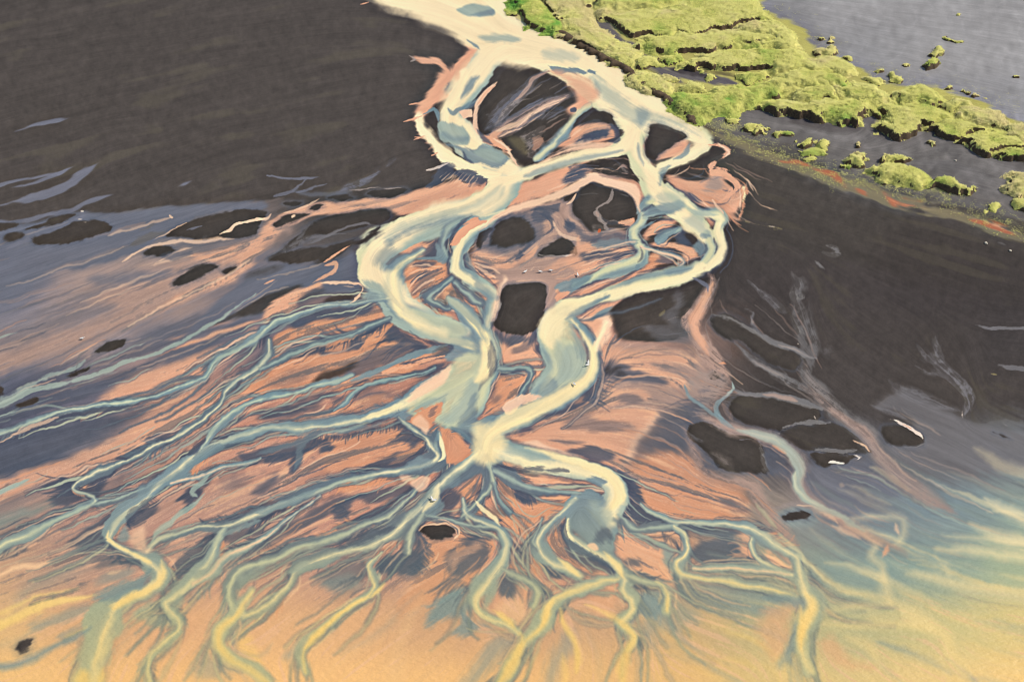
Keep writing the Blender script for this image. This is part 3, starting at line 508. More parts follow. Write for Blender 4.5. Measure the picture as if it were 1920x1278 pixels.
# threads in the round bars
S('M', "1150,354,3.5 1149,366,4 1140,380,3 1124,390,3 1119,402,5 1130,415,4 1139,430,7", 1.2, .75, 2); S('P', "1118,398,3 1122,408,3", 1.5, .6)
S('M', "1140,416,1 1165,417,1.5 1188,410,1.5", .8, .8); P('p', "1158,418 1172,410 1188,409 1185,416 1172,420", 1.5, .85, 2, top=1)
P('M', "1110,426 1124,424 1136,434 1150,440 1120,440", 3, .6, 3, top=1); P('r', "1122,430 1127,431 1126,436 1121,435", 1, .8, 0, top=1)
S('e', "1085,365,1 1125,364,1", 1, .4); S('e', "1165,366,1 1182,370,1", 1, .6)
S('P', "1074,372,3 1062,388,4 1066,410,4 1085,428,6 1110,440,6", 3, .75, 3); S('q', "1080,360,1.2 1072,376,1.5 1062,384,1.5", .8, .8)
S('q', "915,418,5 955,396,6 1012,377,7 1062,359,8 1090,342,8 1112,333,8 1150,344,8 1184,356,9 1196,374,6 1200,396,4", 2.5, .95)
S('q', "900,432,2 930,410,2 970,392,2", 2, .6)
P('s', "1070,318 1100,312 1112,318 1085,335 1062,340", 3, .6, 8, top=1)
for a in ("1075,325,1 1100,318,1 1130,330,1.2 1160,335,1", "1090,318,.8 1110,322,.8 1140,318,.8", "1140,325,1 1165,312,1.5 1178,318,1.5", "1062,335,1 1082,328,1", "1120,322,1 1140,334,1.5", "1160,322,1 1190,330,1 1205,342,1.5"):
    S('P', a, .9, .7)
S('M', "1148,312,3 1158,308,2 1170,318,4 1190,332,4", 2.5, .6, 4)
S('M', "1012,476,1 1040,480,1.2 1075,477,1.2", .8, .8); S('w', "1050,479,1.2 1070,478,1", .8, .8)
S('M', "1010,475,2 990,487,3 975,500,2", 2, .5); S('s', "1000,445,3 985,470,3", 2, .4, 3); S('s', "975,470,3 985,485,4", 2.5, .5); S('s', "1025,440,4 1040,420,5 1020,395,4 1005,392,3", 3, .6, 5)
S('P', "1010,385,1 1030,395,1.5 1045,410,2 1040,425,2", 1, .7); S('P', "1035,390,1 1048,385,1 1052,395,1", 1, .6)
# big west bend: teal deposits and blue rims
P('t', "935,348 945,365 918,385 880,402 840,412 790,425 745,436 728,448 720,440 760,415 830,395 890,380", 8, .6, 2, top=1)
P('b', "900,395 880,405 840,420 812,424 760,438 730,456 722,450 760,428 830,410", 7, .75, 2, top=1)
P('b', "725,460 760,478 758,486 735,503 715,500 700,480", 8, .6, 4, top=1)
P('t', "685,520 715,535 722,555 705,560 680,556 690,540", 5, .85, 3, top=1); P('b', "684,535 700,545 712,560 690,562", 4, .6, 3, top=1)
S('c', "726,452,3 700,476,8 692,500,8", 6, .6)
S('b', "905,413,3 890,406,4 882,400,3", 2, .7); P('p', "845,452 868,425 885,408 905,410 915,416 890,425 870,440 855,458", 1.5, 1, 3, top=1); S('s', "840,455,3 852,435,3 872,412,3 885,404,2", 2, .7)
P('b', "815,455 824,462 836,484 828,490 818,482", 3, .85, 2, top=1); S('b', "780,486,2 800,482,2.5 825,478,2.5", 1.2, .8)
S('b', "875,470,5 878,500,6 895,520,6", 4, .6); S('b', "845,470,3 838,500,3", 3, .4)
P('b', "895,525 920,540 935,560 915,560 890,540", 5, .6, 2, top=1)
P('t', "755,580 800,584 850,594 870,610 874,626 850,634 812,611 770,602", 3.5, .85, 3, top=1); P('b', "830,600 868,612 872,622 852,620", 5, .4, 3, top=1)
P('b', "905,590 925,580 925,612 910,622", 5, .4, 2, top=1)
P('b', "846,644 880,656 899,666 890,676 850,680 832,669 842,657", 3.5, .9, 1.5, top=1); S('s', "800,640,3 820,648,5 845,652,5 830,665,5 800,672,3", 3, .75); S('s', "770,622,2 800,642,2 835,660,3", 2, .6)
S('b', "838,648,4 815,655,5 790,662,5 760,672,5 730,687,4 700,700,4 650,715,3", 1.8, .9); S('s', "838,672,2 790,675,3 750,685,2", 1.5, .7)
P('e', "812,660 828,648 842,656 836,666 820,668", 2, .85, 3, top=1); S('p', "835,668,2 800,676,3 760,690,3 720,700,2", 1.5, .9, 3)
P('q', "838,690 832,706 808,728 785,744 760,752 790,720 815,702", 3, .8, 2, top=1)
P('b', "890,705 900,720 895,740 885,765 888,785 898,778 890,800 868,808 860,790 876,760 880,730", 6, .65, 3, top=1)
P('b', "828,745 822,765 812,785 826,780 835,760", 4, .75, 2, top=1); P('s', "823,752 826,765 818,780 815,775", 2, .5, 2, top=1)
P('o', "770,785 785,770 805,760 826,750 828,760 820,778 808,792 800,800 786,792", 3, .9, 2, top=1); P('q', "772,788 786,775 798,785 802,802 798,812 782,798", 3.5, .7, 1.5, top=1); P('s', "805,762 822,754 818,772 808,782", 2, .4, 6, top=1)
S('b', "747,768,3 755,782,5 762,778,5 790,765,4", 2, .85); S('s', "700,795,2 757,770,2", 2, .3)
P('o', "824,806 832,800 848,812 868,828 885,845 870,858 845,868 835,850 832,830 828,822", 3, .85, 2, top=1); P('s', "826,806 838,808 850,818 845,822 835,815", 1.5, .6, 5, top=1); S('s', "850,808,4 868,822,5 885,835,5", 3, .8)
S('y', "824,812,2 829,830,3.5 832,850,4 822,862,4", 2, .9); S('b', "815,825,4 824,818,4 822,806,4", 2, .6)
P('b', "770,865 800,855 815,868 790,882 750,888 760,875", 4, .7, 5, top=1)
P('q', "775,895 790,890 804,897 798,912 785,920 770,905", 3, .75, 1, top=1); P('q', "748,893 765,890 772,898 755,902", 3, .7, 1, top=1)
# centre-east loop: deep teal
P('b', "1000,738 1012,722 1032,705 1045,712 1050,730 1030,742", 6, .85, 2, top=1); P('b', "1015,655 1032,668 1040,690 1030,675", 5, .6, 2, top=1)
P('b', "1058,615 1080,622 1094,650 1098,680 1088,670 1076,640", 5, .65, 2, top=1); P('b', "1060,700 1092,695 1085,712 1060,725 1040,735", 8, .45, 2, top=1)
P('y', "1012,612 1030,600 1048,602 1055,620 1040,640 1020,645", 9, .7, 3, top=1)
P('q', "942,762 965,742 1008,737 1018,742 1008,748 975,760 955,775", 2, .9, 2, top=1)
S('s', "925,652,3 928,680,4 922,695,5 905,715,5 898,730,4", 3, .7); S('s', "930,695,1 985,694,1", 1.5, .3)
P('b', "1045,590 1070,575 1110,562 1140,555 1120,568 1085,585 1060,592", 4, .85, 3, top=1); S('s', "1048,594,2 1080,586,3 1115,574,3", 2, .6)
P('b', "1040,540 1060,525 1105,520 1090,535 1065,555 1050,548", 3, .85, 2, top=1); P('p', "1042,556 1058,548 1070,548 1062,558 1046,566", 1.8, .9, 3, top=1); P('p', "1080,552 1110,538 1160,525 1195,508 1190,516 1150,532 1100,550", 1.8, .9, 3, top=1)
S('b', "1075,545,5 1090,528,7 1110,518,5", 3, .7)
# deposits in the east branch
P('b', "1203,382 1230,385 1270,376 1285,388 1262,400 1230,404 1206,400", 4, .85, 2, top=1); S('s', "1205,396,2 1225,384,2.5", 2, .7)
P('t', "1230,365 1260,362 1282,376 1280,395 1255,390", 7, .55, 3, top=1)
P('t', "1280,410 1312,395 1318,420 1330,440 1310,440 1290,425", 6, .6, 3, top=1); P('b', "1322,440 1332,442 1322,450 1312,444", 3, .7, 2, top=1)
P('b', "1312,455 1328,465 1318,482 1308,478 1302,462", 4, .8, 2, top=1); P('b', "1240,505 1270,498 1300,500 1270,512 1245,512", 4, .7, 2, top=1)
P('b', "1232,325 1245,318 1255,310 1240,335 1236,345", 4, .7, 2, top=1); S('b', "1262,296,3 1285,283,4 1292,268,4", 2.5, .7); S('b', "1195,270,3 1198,295,3 1205,312,3", 3, .6)
P('b', "1200,428 1215,420 1240,408 1215,425", 2, .8, 2, top=1); P('b', "1228,452 1250,440 1268,428 1262,440 1245,452 1235,453", 2, .85, 2, top=1)
P('t', "1275,380 1300,392 1330,395 1345,404 1330,404 1300,400", 3, .7, 2, top=1)
S('s', "1198,462,2 1203,480,3 1193,492,2", 2.5, .6); S('s', "1095,345,0.5 1100,345,.5", 1, 0)
S('s', "1075,560,1 1110,548,2 1150,530,2 1200,505,2", 1.8, .6); P('b', "1188,500 1196,496 1196,506 1190,508", 1.5, .8, 1, top=1)
S('P', "1040,520,1 1080,518,1", 1, .2)
# pink thread by the bank
S('p', "1326,276,4 1345,272,2.5 1360,284,2.5 1350,296,3 1334,306,5 1334,318,7 1345,322,6 1362,330,6 1376,342,7 1378,352,7 1368,362,6 1350,375,8", 2, .9, 3)
S('q', "1342,268,1 1352,276,1 1362,285,1.4 1354,294,1", .8, .8); S('q', "1335,372,1 1342,385,1.5 1354,400,1.5", 1, .8); S('o', "1390,352,3 1396,360,4 1392,372,3", 2, .9, 4); S('Y', "1394,354,1.2 1397,363,1.6 1394,372,1.2", 1, .9, 2)
S('l', "1390,414,2 1420,421,1.5 1450,426,2 1468,430,4", 2, .6, 3); S('w', "1440,424,1 1456,426,1", 1, .6)
S('m', "1300,330,1.5 1320,333,1.5", 1, .6); S('m', "1310,340,2 1330,330,2", 2, .5)
# node, south fan
P('Y', "892,800 930,800 945,820 932,860 900,870 885,845", 10, .8, 3, top=1)
S('Y', "985,838,3 1030,850,4.5 1070,865,6.5 1120,880,8.5 1155,903,10 1161,930,11 1140,955,11", 3.5, .9); P('b', "1100,897 1128,897 1138,906 1122,912 1108,906", 2.5, .85, 2, top=1)
P('t', "940,842 985,838 1030,858 1010,862 960,855", 5, .6, 3, top=1); S('s', "925,872,3 960,878,2.5 1010,878,2.5 1065,882,2.5", 2.5, .6, 3)
P('b', "1085,965 1110,960 1120,985 1100,1015 1080,1005 1070,985", 6, .6, 3, top=1); P('s', "1125,990 1142,990 1145,1015 1132,1010 1122,1020 1112,1010", 6, .55, 3, top=1); P('t', "1105,940 1140,950 1150,975 1130,985 1110,965", 8, .6, 3, top=1)
P('q', "1100,1022 1112,1018 1120,1028 1112,1032", 1.5, .9, 1, top=1)
S('Y', "1130,1034,2 1142,1048,5 1158,1062,7 1165,1080,7", 3, .8); S('Y', "1045,1044,3 1065,1062,5 1082,1080,5", 2.5, .85)
S('y', "1066,972,1.5 1062,995,3.5 1075,1014,4", 1.2, .9); S('s', "1058,985,3 1060,1010,4 1090,1032,4 1130,1055,3", 2, .6, 5)
P('b', "1012,1012 1022,1000 1028,1030 1040,1045 1036,1050 1020,1038", 4, .7, 2, top=1)
S('b', "938,1078,5 920,1108,7 912,1132,6", 4, .8); P('b', "925,1080 935,1065 930,1095 918,1130 910,1150 906,1120", 5, .6, 4, top=1)
S('Y', "925,1140,3 945,1155,5 966,1174,5", 1.8, .85); S('Y', "978,1185,3 980,1200,6 968,1225,9 950,1262,9 930,1290,10", 5, .8)
S('Y', "1036,1120,4 1025,1140,7 1016,1168,8", 3, .85); S('Y', "1052,1140,5 1058,1165,5 1075,1195,6 1085,1225,7 1080,1260,7", 3, .75); S('Y', "1100,1132,3 1130,1145,4 1160,1162,5 1180,1180,5 1188,1195,5 1175,1220,7 1165,1250,9 1170,1290,12", 3.5, .7)
S('Y', "1052,1225,4 1062,1260,6 1060,1290,7", 4, .5); S('y', "890,938,3 905,955,3.5 925,970,4 940,985,4", 1.8, .85)
P('b', "796,940 815,930 830,945 822,962 800,966", 3, .75, 2, top=1); P('b', "838,900 862,888 868,905 848,915", 4, .4, 3, top=1)
S('y', "822,905,5 812,935,5 795,960,6", 4, .8)
S('q', "787,1000,1.2 800,987,1 825,984,1.2 850,985,1.2 857,997,1.2", .7, .85); S('q', "820,974,1 850,982,1.2 862,995,1.5 852,1010,2", .8, .85); S('s', "830,978,1 855,988,1.2 860,1000,1", .7, .7)
# left fan accents
S('Y', "757,757,5 720,772,5 680,782,4", 3, .8); S('Y', "303,1050,5 308,1070,8 296,1092,8 262,1114,8 215,1140,10", 4, .85); S('Y', "203,992,3 202,1010,4 222,1025,4 255,1038,4 285,1052,6", 2, .85); P('b', "265,1060 290,1062 293,1072 276,1076", 2.5, .8, 2, top=1)
P('b', "222,1005 238,985 245,1004 228,1016", 3.5, .75, 2, top=1); P('q', "247,1005 270,985 275,1015 285,1030 268,1035 250,1018", 6, .6, 1.5, top=1)
P('b', "360,858 385,838 412,830 420,838 400,852 375,865", 2.5, .75, 2, top=1); P('s', "352,855 356,842 372,825 385,820 372,848", 2.5, .75, 2, top=1)
P('b', "262,918 285,903 310,890 330,880 300,910 262,935", 4, .5, 3, top=1); P('s', "240,962 262,945 285,932 270,955 245,980", 3, .45, 4, top=1)
P('b', "480,960 520,945 560,928 600,915 560,942 500,962", 3, .75, 2, top=1); P('b', "420,998 445,985 480,972 490,978 450,995 425,1003", 2.5, .8, 2, top=1)
P('b', "362,1075 385,1068 395,1050 388,1075 370,1088", 2.5, .75, 2, top=1); P('b', "318,1140 335,1115 345,1118 338,1140 322,1146", 3, .65, 2, top=1)
P('b', "560,812 610,802 650,800 690,796 640,812 590,822", 3, .55, 4, top=1); S('B', "600,812,8 560,830,6 520,842,4 480,850,2.5", 3, .8, 2); S('B', "582,822,7 564,842,6 566,860,7 552,882,6", 3, .8, 2)
P('b', "655,800 690,798 720,788 700,802 670,808", 3, .4, 2, top=1)
P('b', "545,1072 565,1058 600,1050 640,1045 600,1065 565,1070", 2.5, .8, 2, top=1); P('s', "675,1000 730,985 745,992 700,1010 660,1020 640,1022", 4, .6, 5, top=1); P('b', "445,1080 470,1065 500,1055 480,1080 455,1095", 4, .6, 3, top=1)
S('Y', "690,1118,4 657,1137,4 618,1167,5 590,1190,6 572,1215,5", 2.5, .85); S('Y', "722,1092,3 712,1105,4 694,1118,4", 2, .85)
S('t', "710,1070,3 712,1085,4", 2, .7); S('Y', "160,1260,14 150,1290,16", 6, .8); S('Y', "195,1255,6 185,1290,8", 5, .7)
S('t', "395,885,2.5 376,900,4 360,920,5 370,930,4", 2, .8); S('t', "382,925,2.5 365,945,4 330,970,5 300,995,5 285,1015,4", 2.5, .8)
S('q', "-160,1125,7 0,1080,4 30,1066,5 70,1058,4.5 92,1049,3", 3, .85); S('B', "88,1051,2.5 128,1037,3.5 165,1022,3.5 198,1010,3", 2, .8, 1)
S('Y', "-160,1250,12 -20,1180,9 30,1155,9 80,1135,8 130,1122,6 185,1116,3", 3, .85); S('Y', "-160,1210,6 -20,1158,5 40,1130,4 100,1112,3 150,1100,2", 3, .7); S('s', "60,1128,2 120,1110,2.5 170,1092,2.5", 2, .5, 3)
P('T', "178,1118 230,1090 265,1076 285,1064 270,1096 230,1122 200,1126", 4, .85, 3, top=1); S('T', "170,1172,4 130,1200,5 90,1220,5 40,1240,6 -20,1255,8", 4, .8); S('Y', "160,1172,2 120,1195,2", 2, .4)
S('q', "205,1078,3 225,1070,2", 2, .6); S('t', "-160,990,6 -10,926,4 20,911,4 55,898,2.5", 2, .85, 1)
S('s', "-20,830,2 0,815,2 60,800,3 112,782,2.5 170,772,4 220,766,3 262,758,1.5", 2.5, .75, 2); S('q', "20,812,2 60,798,3 110,782,2.5", 1.5, .6)
for a in ("480,548,1.2 440,576,2 411,597,3 370,620,3 330,645,3.5 290,665,4 240,680,4 200,695,5 150,710,4 100,722,5 60,732,5 30,747,6 -20,770,7",):
    S('t', a, 2, .75, 1.5)
S('t', "-20,765,5 0,752,5 30,738,4 60,720,4 100,700,3 140,690,2.5 160,675,1.5", 2, .6, 2); S('h', "144,688,2 152,665,2 165,655,1.5", 1.5, .5); S('h', "160,690,2 190,672,3 215,663,2 250,648,2 290,635,1.5", 2, .5); S('h', "225,625,1.5 260,600,1.5 300,580,1.5 350,555,1.5 400,528,1.5", 1.5, .55); S('q', "240,612,1.5 300,575,2 350,552,2 400,530,2 440,505,2 470,485,2", 2, .55)
S('q', "290,452,1.2 318,438,1.5 350,420,1", 1, .6); S('q', "200,440,2 240,430,2 320,410,2", 2, .45); S('q', "318,405,1.5 325,410,1.5", 1, .7); S('q', "230,490,2 260,470,2 330,455,3 380,450,3 440,448,2", 1.8, .7); S('q', "290,495,2 330,475,2 360,462,2", 1.5, .6); S('q', "280,500,2 330,485,3 360,478,2", 2, .5)
S('q', "503,410,1.5 476,414,1.8 455,418,2.5 440,422,3 432,432,3 411,441,1", .8, .95); S('k', "350,436,.8 362,430,1.5 376,427,.8", .8, .7); P('e', "245,454 260,442 290,437 315,437 300,446 270,456 252,459", 3, .7, 2, top=1); P('e', "262,432 280,424 293,422 285,428", 2, .6, 1, top=1); P('s', "300,483 320,475 360,468 350,480 320,490", 3, .5, 2, top=1)
S('q', "548,411,2.5 552,403,3", 1.2, .85); P('s', "495,450 520,428 560,412 580,408 540,440 510,452", 6, .0, 3, top=1)
# the smoky tongue with threads (west of bend)
S('m', "500,488,4 540,465,6 575,448,6 610,444,2", 3, .7, 3); S('m', "575,456,2 610,444,2.5 640,432,2 660,424,1.6 690,421,1.2 712,423,1", 1, .85); S('m', "580,445,2 630,441,1.5 665,438,1", 1, .7); S('m', "555,450,4 570,435,3 580,425,1", 2, .6, 2)
P('s', "845,326 862,320 895,328 909,336 905,346 885,349 864,342", 2.5, .85, 4, top=1); P('s', "800,352 815,326 836,306 850,313 850,326 832,336", 3, .75, 3, top=1)
for i in range(9):
    S('q', "%d,%d,.7 %d,%d,.9" % (838 + i * 7, 322 + i * 1.5, 818 + i * 8, 336 + i * 2), .8, .5)
S('p', "908,340,3 900,350,4 885,352,3", 2, .8); S('z', "865,343,1 872,345,1", .8, .8); S('z', "893,347,1.2 898,348,1", .8, .8)
S('k', "720,315,4 690,335,6 660,350,6 630,362,4", 3.5, .75, 3); S('k', "745,300,2 720,316,3", 3, .5, 3); S('w', "802,320,1.2 822,314,1.5 840,305,1", 1, .7); S('M', "655,358,1.2 700,352,1.2 760,352,1", 1, .8); S('S', "545,355,3 600,366,4 660,360,3", 2.5, .5)
S('q', "530,398,1.5 560,388,1.5 590,378,2 600,374,1.5", 1, .6); S('e', "640,390,2 680,385,4 700,380,2", 3, .6, 3); S('q', "480,410,1 500,412,2.5 510,400,2.5", 1.2, .7)
# pink channel E1 and its teal thread
S('P', "1322,507,3 1336,525,12 1327,553,13 1310,580,14 1294,600,17 1300,625,14 1315,645,18 1330,665,22 1346,685,19 1362,702,13 1372,716,7", 4, .95, 4); S('p', "1335,530,6 1325,555,7 1310,582,9 1300,605,10 1312,640,9 1330,662,10", 5, .8, 3); S('k', "1296,518,2 1312,526,3 1325,537,4 1326,550,3", 1.2, .8)
P('M', "1285,720 1300,700 1325,690 1350,695 1365,715 1345,745 1335,765 1315,755 1295,740", 5, .7, 5, top=1); S('s', "1310,735,5 1335,730,6", 5, .6, 4); S('o', "1347,679,1 1356,679,2 1362,681,1.5", 1, .9)
S('b', "1373,715,2.4 1375,728,3.4 1362,740,3.4 1346,755,4 1342,768,5 1352,785,6 1372,800,8", 1.6, .85); S('b', "1283,720,1.8 1288,738,2.6 1305,752,3.2 1325,766,3.4 1346,782,4.5", 1.6, .8); S('t', "1374,716,1.5 1374,728,2 1360,741,2", 1.5, .7)
S('P', "1355,755,2 1365,770,3 1372,785,4", 2, .7, 3)
S('M', "1320,780,8 1350,795,14 1390,808,13 1440,822,14 1475,838,14 1495,858,16 1502,882,16 1495,902,16 1507,925,13 1532,945,14 1562,962,13", 5, .7, 5); S('t', "1375,803,6 1400,811,8 1440,822,8 1470,836,9 1490,856,11 1500,880,11 1496,902,11 1506,925,8 1530,945,8 1560,961,6 1590,972,5", 4, .85); S('y', "1400,812,2 1440,823,2.5 1468,834,2", 2.5, .6); S('y', "1491,885,3 1492,905,3 1500,920,3 1525,940,3 1560,958,2.5", 3, .7); S('o', "1450,838,2 1465,843,4 1475,850,4", 2.5, .8)
S('h', "1423,830,2 1431,848,2.5 1437,870,2.5 1435,884,2.5", 1.2, .8, 3); S('m', "1385,826,1 1420,828,1", .8, .7)
S('P', "1280,800,5 1300,845,8 1325,885,9 1370,900,9 1412,915,14 1432,950,16 1455,985,16 1480,1005,14 1495,1030,10", 8, .75, 5); S('m', "1283,808,4 1310,826,3 1330,828,1", 2, .6, 4); S('M', "1330,850,4 1355,865,5 1375,885,5", 4, .5, 4); S('s', "1320,868,6 1345,880,5", 5, .5, 4)
S('g', "1420,945,3 1440,970,4 1455,990,4", 4, .45); S('M', "1450,950,4 1480,945,4 1520,948,5 1560,960,4 1580,985,6 1610,1005,6", 3, .7); S('q', "1500,948,1.5 1535,950,2 1555,963,3 1570,980,3", 2, .6)
S('h', "1335,587,2.5 1365,598,3.5 1390,608,3.5 1415,621,4.5 1450,638,5.5 1480,650,6 1510,665,6 1532,671,5", 2, .8, 2); S('M', "1460,643,2 1500,660,2 1525,669,2", 1.5, .7)
S('h', "1378,643,1.5 1400,665,4.5 1430,685,6.5 1460,705,7.5 1490,720,9 1522,736,10", 2.5, .75, 3); S('M', "1410,675,2 1440,692,3 1470,710,3", 2.5, .6)
S('h', "1372,728,4 1392,737,3 1420,740,4 1460,743,5 1500,752,6 1540,763,8", 2, .85, 2); S('P', "1430,740,2 1465,744,3 1500,753,3", 2, .7)
S('h', "1484,510,7 1496,530,18 1490,560,9 1500,590,15 1506,620,20 1516,650,20 1516,680,16 1511,705,13 1535,730,19 1560,760,18 1592,790,20 1622,815,22 1642,850,17 1672,880,17 1702,905,21 1742,930,22 1792,955,15", 4, .5, 5); S('M', "1515,680,8 1512,700,8 1535,730,12 1565,762,12 1595,792,13 1625,815,14 1642,850,12 1672,880,12 1702,905,15 1742,932,14 1790,953,9", 6, .55, 4); S('P', "1505,725,5 1540,748,6 1580,782,6 1620,808,8 1640,840,6", 5, .4, 4); S('q', "1597,828,1.2 1618,836,1.5 1628,848,1.5", 1, .7)
P('e', "1480,550 1500,545 1510,560 1492,565", 2, .8, 6, top=1); P('e', "1490,610 1508,612 1508,624 1495,622", 2, .8, 3, top=1)
S('m', "1405,523,3 1430,550,6 1450,568,8 1475,588,11", 3, .75, 5); S('m', "1398,578,1.5 1412,585,3 1408,600,4 1425,625,4", 2, .8, 3); S('M', "1408,597,3 1412,605,3", 2, .6)
S('m', "1536,728,3 1548,736,5", 3, .5, 3); S('m', "1545,650,8 1560,665,6", 5, .5, 4)
S('m', "1752,632,4 1756,660,9 1770,690,12 1800,720,13 1817,745,10 1812,765,9 1803,786,5", 2.5, .85, 5); S('m', "1720,645,2.5 1737,666,5 1755,680,5", 2.5, .75, 5); S('m', "1715,684,2 1750,700,4 1775,708,4", 2.5, .75, 4)
S('m', "1668,712,4 1692,732,12 1722,746,13 1772,761,8 1802,772,6", 4, .8, 4); S('m', "1632,762,2 1665,772,5 1700,785,6", 3, .7, 3)
S('m', "1830,610,1.5 1870,616,2.5 2000,619,4", 1.2, .8, 2); S('m', "1872,684,1.5 1900,690,4 2000,699,5", 2, .75, 2); S('l', "1858,701,1.2 1868,702,1.2", 1, .6)
S('h', "1548,460,3 1562,464,5 1572,472,5 1560,477,4 1545,474,3", 1.5, .7, 3); S('h', "1528,487,2.5 1545,500,3 1550,505,1.5", 1.5, .7, 2); S('h', "1870,458,2 1885,464,2.5", 2, .4)
S('w', "1667,786,1.2 1690,794,3 1712,806,2.6 1728,819,1.5 1736,827,1.2", 1, .9, 2); S('o', "1692,795,1 1708,803,1.2", 1, .8); S('w', "1802,771,1.2 1803,778,2 1804,786,1", 1, .9); S('w', "1551,867,1.6 1560,865,1.8 1582,864,1.2", .8, .95); S('w', "1605,850,1.2 1614,855,1.4 1607,860,1.2", .7, .95); S('h', "1695,838,.8 1720,834,.8 1735,828,1", .8, .8); S('h', "1570,883,1 1584,880,1", .8, .8); S('h', "1760,874,1 1780,877,1.2", 1, .7); S('M', "1577,905,4 1585,908,5", 3, .7); S('h', "1610,888,1.5 1640,887,1.5", 1, .6)
for a in ("1460,815,.8 1478,801,2.5 1508,794,3 1540,790,4 1556,792,5", "1521,846,1.6 1560,846,2 1608,843,1.6"): S('h', a, 1, .8, 2)
S('w', "1528,778,1 1531,783,1.2", .8, .7); S('w', "1829,641,1 1833,722,.0", .8, 0); S('w', "1492,641,1.4 1494,645,.8", .8, .8)
S('h', "1880,790,1 1895,798,1.2", 1, .7); S('m', "1290,620,1.5 1270,627,1 1240,628,.8", 1, .6); S('l', "1237,590,3 1245,580,2", 2, .4); S('M', "1250,600,1 1275,597,1", .8, .7)
# lower-right plume
for a, w in (("1830,840,6 1862,860,9 1905,882,10 2080,920,14", .55), ("1848,930,8 1900,960,12 1960,985,14 2080,1030,18", .8), ("1818,980,4 1860,1000,10 1920,1012,13 2080,1030,16", .85), ("1770,1003,2 1850,1010,5 1910,1015,8 2080,1020,10", .75), ("1755,1028,5 1830,1033,6 1895,1042,8 2080,1060,10", .8), ("1700,1075,10 1760,1085,9 1830,1104,12 1910,1116,14 2080,1140,18", .8), ("1598,985,4 1625,1000,5 1641,1020,6 1634,1040,6 1650,1060,7 1655,1085,10 1660,1110,14 1668,1135,16", .8), ("1600,980,3 1650,1000,4 1690,1012,4", .7), ("1600,970,4 1650,965,5 1690,972,5 1697,992,5 1690,1012,6 1676,1024,6", .65), ("1665,1130,12 1702,1146,14 1742,1166,14 1772,1188,14 1777,1212,12 1788,1236,14 1812,1262,16", .9), ("1540,1145,4 1600,1136,5 1665,1132,8", .7), ("1545,1170,5 1600,1172,6 1660,1172,6 1722,1170,7 1755,1180,8", .85), ("1588,1193,6 1625,1210,7 1640,1236,7 1656,1254,4", .7), ("1560,1060,6 1620,1070,8 1660,1080,8", .4), ("1540,1100,5 1600,1110,6 1660,1120,8", .4), ("1755,1042,4 1768,1060,6 1790,1078,5", .6), ("1470,1240,5 1475,1270,7", .6), ("1630,1160,2 1665,1162,2", .6)):
    S('y', a, 9, w * .62, 2)
S('p', "1663,1022,4 1659,1036,5 1655,1045,3", 3, .8); S('q', "1678,980,4 1686,1000,4", 3, .6); S('q', "1560,985,4 1590,995,5 1615,1008,4", 4, .55)
P('p', "1535,1205 1560,1195 1580,1215 1600,1240 1640,1255 1580,1250 1550,1230", 10, .6, 3, top=1); P('p', "1500,1130 1480,1160 1480,1200 1450,1230 1420,1180 1440,1140", 12, .6, 5, top=1)
P('T', "1500,1195 1485,1225 1470,1250 1460,1245 1478,1210 1490,1165", 5, .5, 3, top=1); P('T', "1430,1120 1490,1112 1510,1132 1505,1140 1470,1128", 4, .65, 3, top=1)
S('Y', "1500,1135,3 1503,1160,5 1503,1200,6", 3, .7); S('Y', "1510,1110,6 1522,1128,10 1516,1152,10 1505,1180,8 1505,1215,8", 5, .75); S('s', "1482,985,8 1480,990,6", 8, .0)


# --- second look, upper net
S('b', "1165,284,2 1120,292,4 1060,307,5 1010,322,5 985,332,4", 3.5, .6); S('c', "1150,276,3 1100,284,3 1040,298,4 1000,312,4 968,330,5", 2.5, .7); S('q', "1150,268,3 1100,276,3 1050,288,3 1010,304,2", 2, .6)
P('s', "905,462 915,430 945,405 1000,398 1022,410 1020,440 1000,458 960,474 925,474", 6, .55, 3, top=1); P('d', "926,432 945,414 985,412 1003,430 999,448 974,460 940,464 922,454", 3, .95, 2, top=1)
P('s', "1000,392 1030,384 1048,382 1040,400 1015,418 1000,412", 4, .7, 4, top=1); P('s', "1066,410 1080,425 1100,438 1130,442 1110,452 1080,440 1064,425", 4, .6, 3, top=1); P('s', "970,480 985,476 985,488 972,490", 2.5, .7, 2, top=1); P('s', "1060,420 1075,418 1075,434 1064,436", 3, .7, 2, top=1)
S('p', "1008,455,4 1000,470,5 985,484,4 965,492,3", 2, .7, 2); S('q', "1040,415,2 1045,432,3 1060,445,3 1090,450,3", 1.6, .6, 2); S('p', "1085,445,4 1085,465,6 1060,490,8 1020,505,10", 4, .6, 3)
P('b', "1115,455 1150,446 1185,446 1190,458 1165,462 1135,466", 4, .6, 4, top=1)
for a in ("1100,474,1.2 1140,462,1.6 1190,452,1.5", "1092,484,1.2 1135,472,1.6 1185,464,1.5", "1085,500,1.2 1130,484,1.6 1188,470,1.5", "1085,508,1.2 1130,495,1.6 1180,482,1.2", "1080,514,1 1120,505,1.4 1165,492,1"): S('q', a, 1.2, .55)
for a in ("1100,479,1.4 1140,468,2 1188,459,1.6", "1120,494,1.4 1160,476,2.2 1190,468,1.6", "1100,503,1 1140,492,1.4 1170,483,1"): S('s', a, 1.4, .65)
for a in ("890,500,1 910,508,1.2 930,520,1", "888,494,1 915,500,1.2 940,512,1", "800,512,1 780,525,1.2 765,540,1", "815,520,1 795,532,1.2 775,548,1", "770,500,1 800,495,1.4 830,496,1", "765,515,1 790,505,1.4 815,500,1"): S('q', a, 1, .6); 
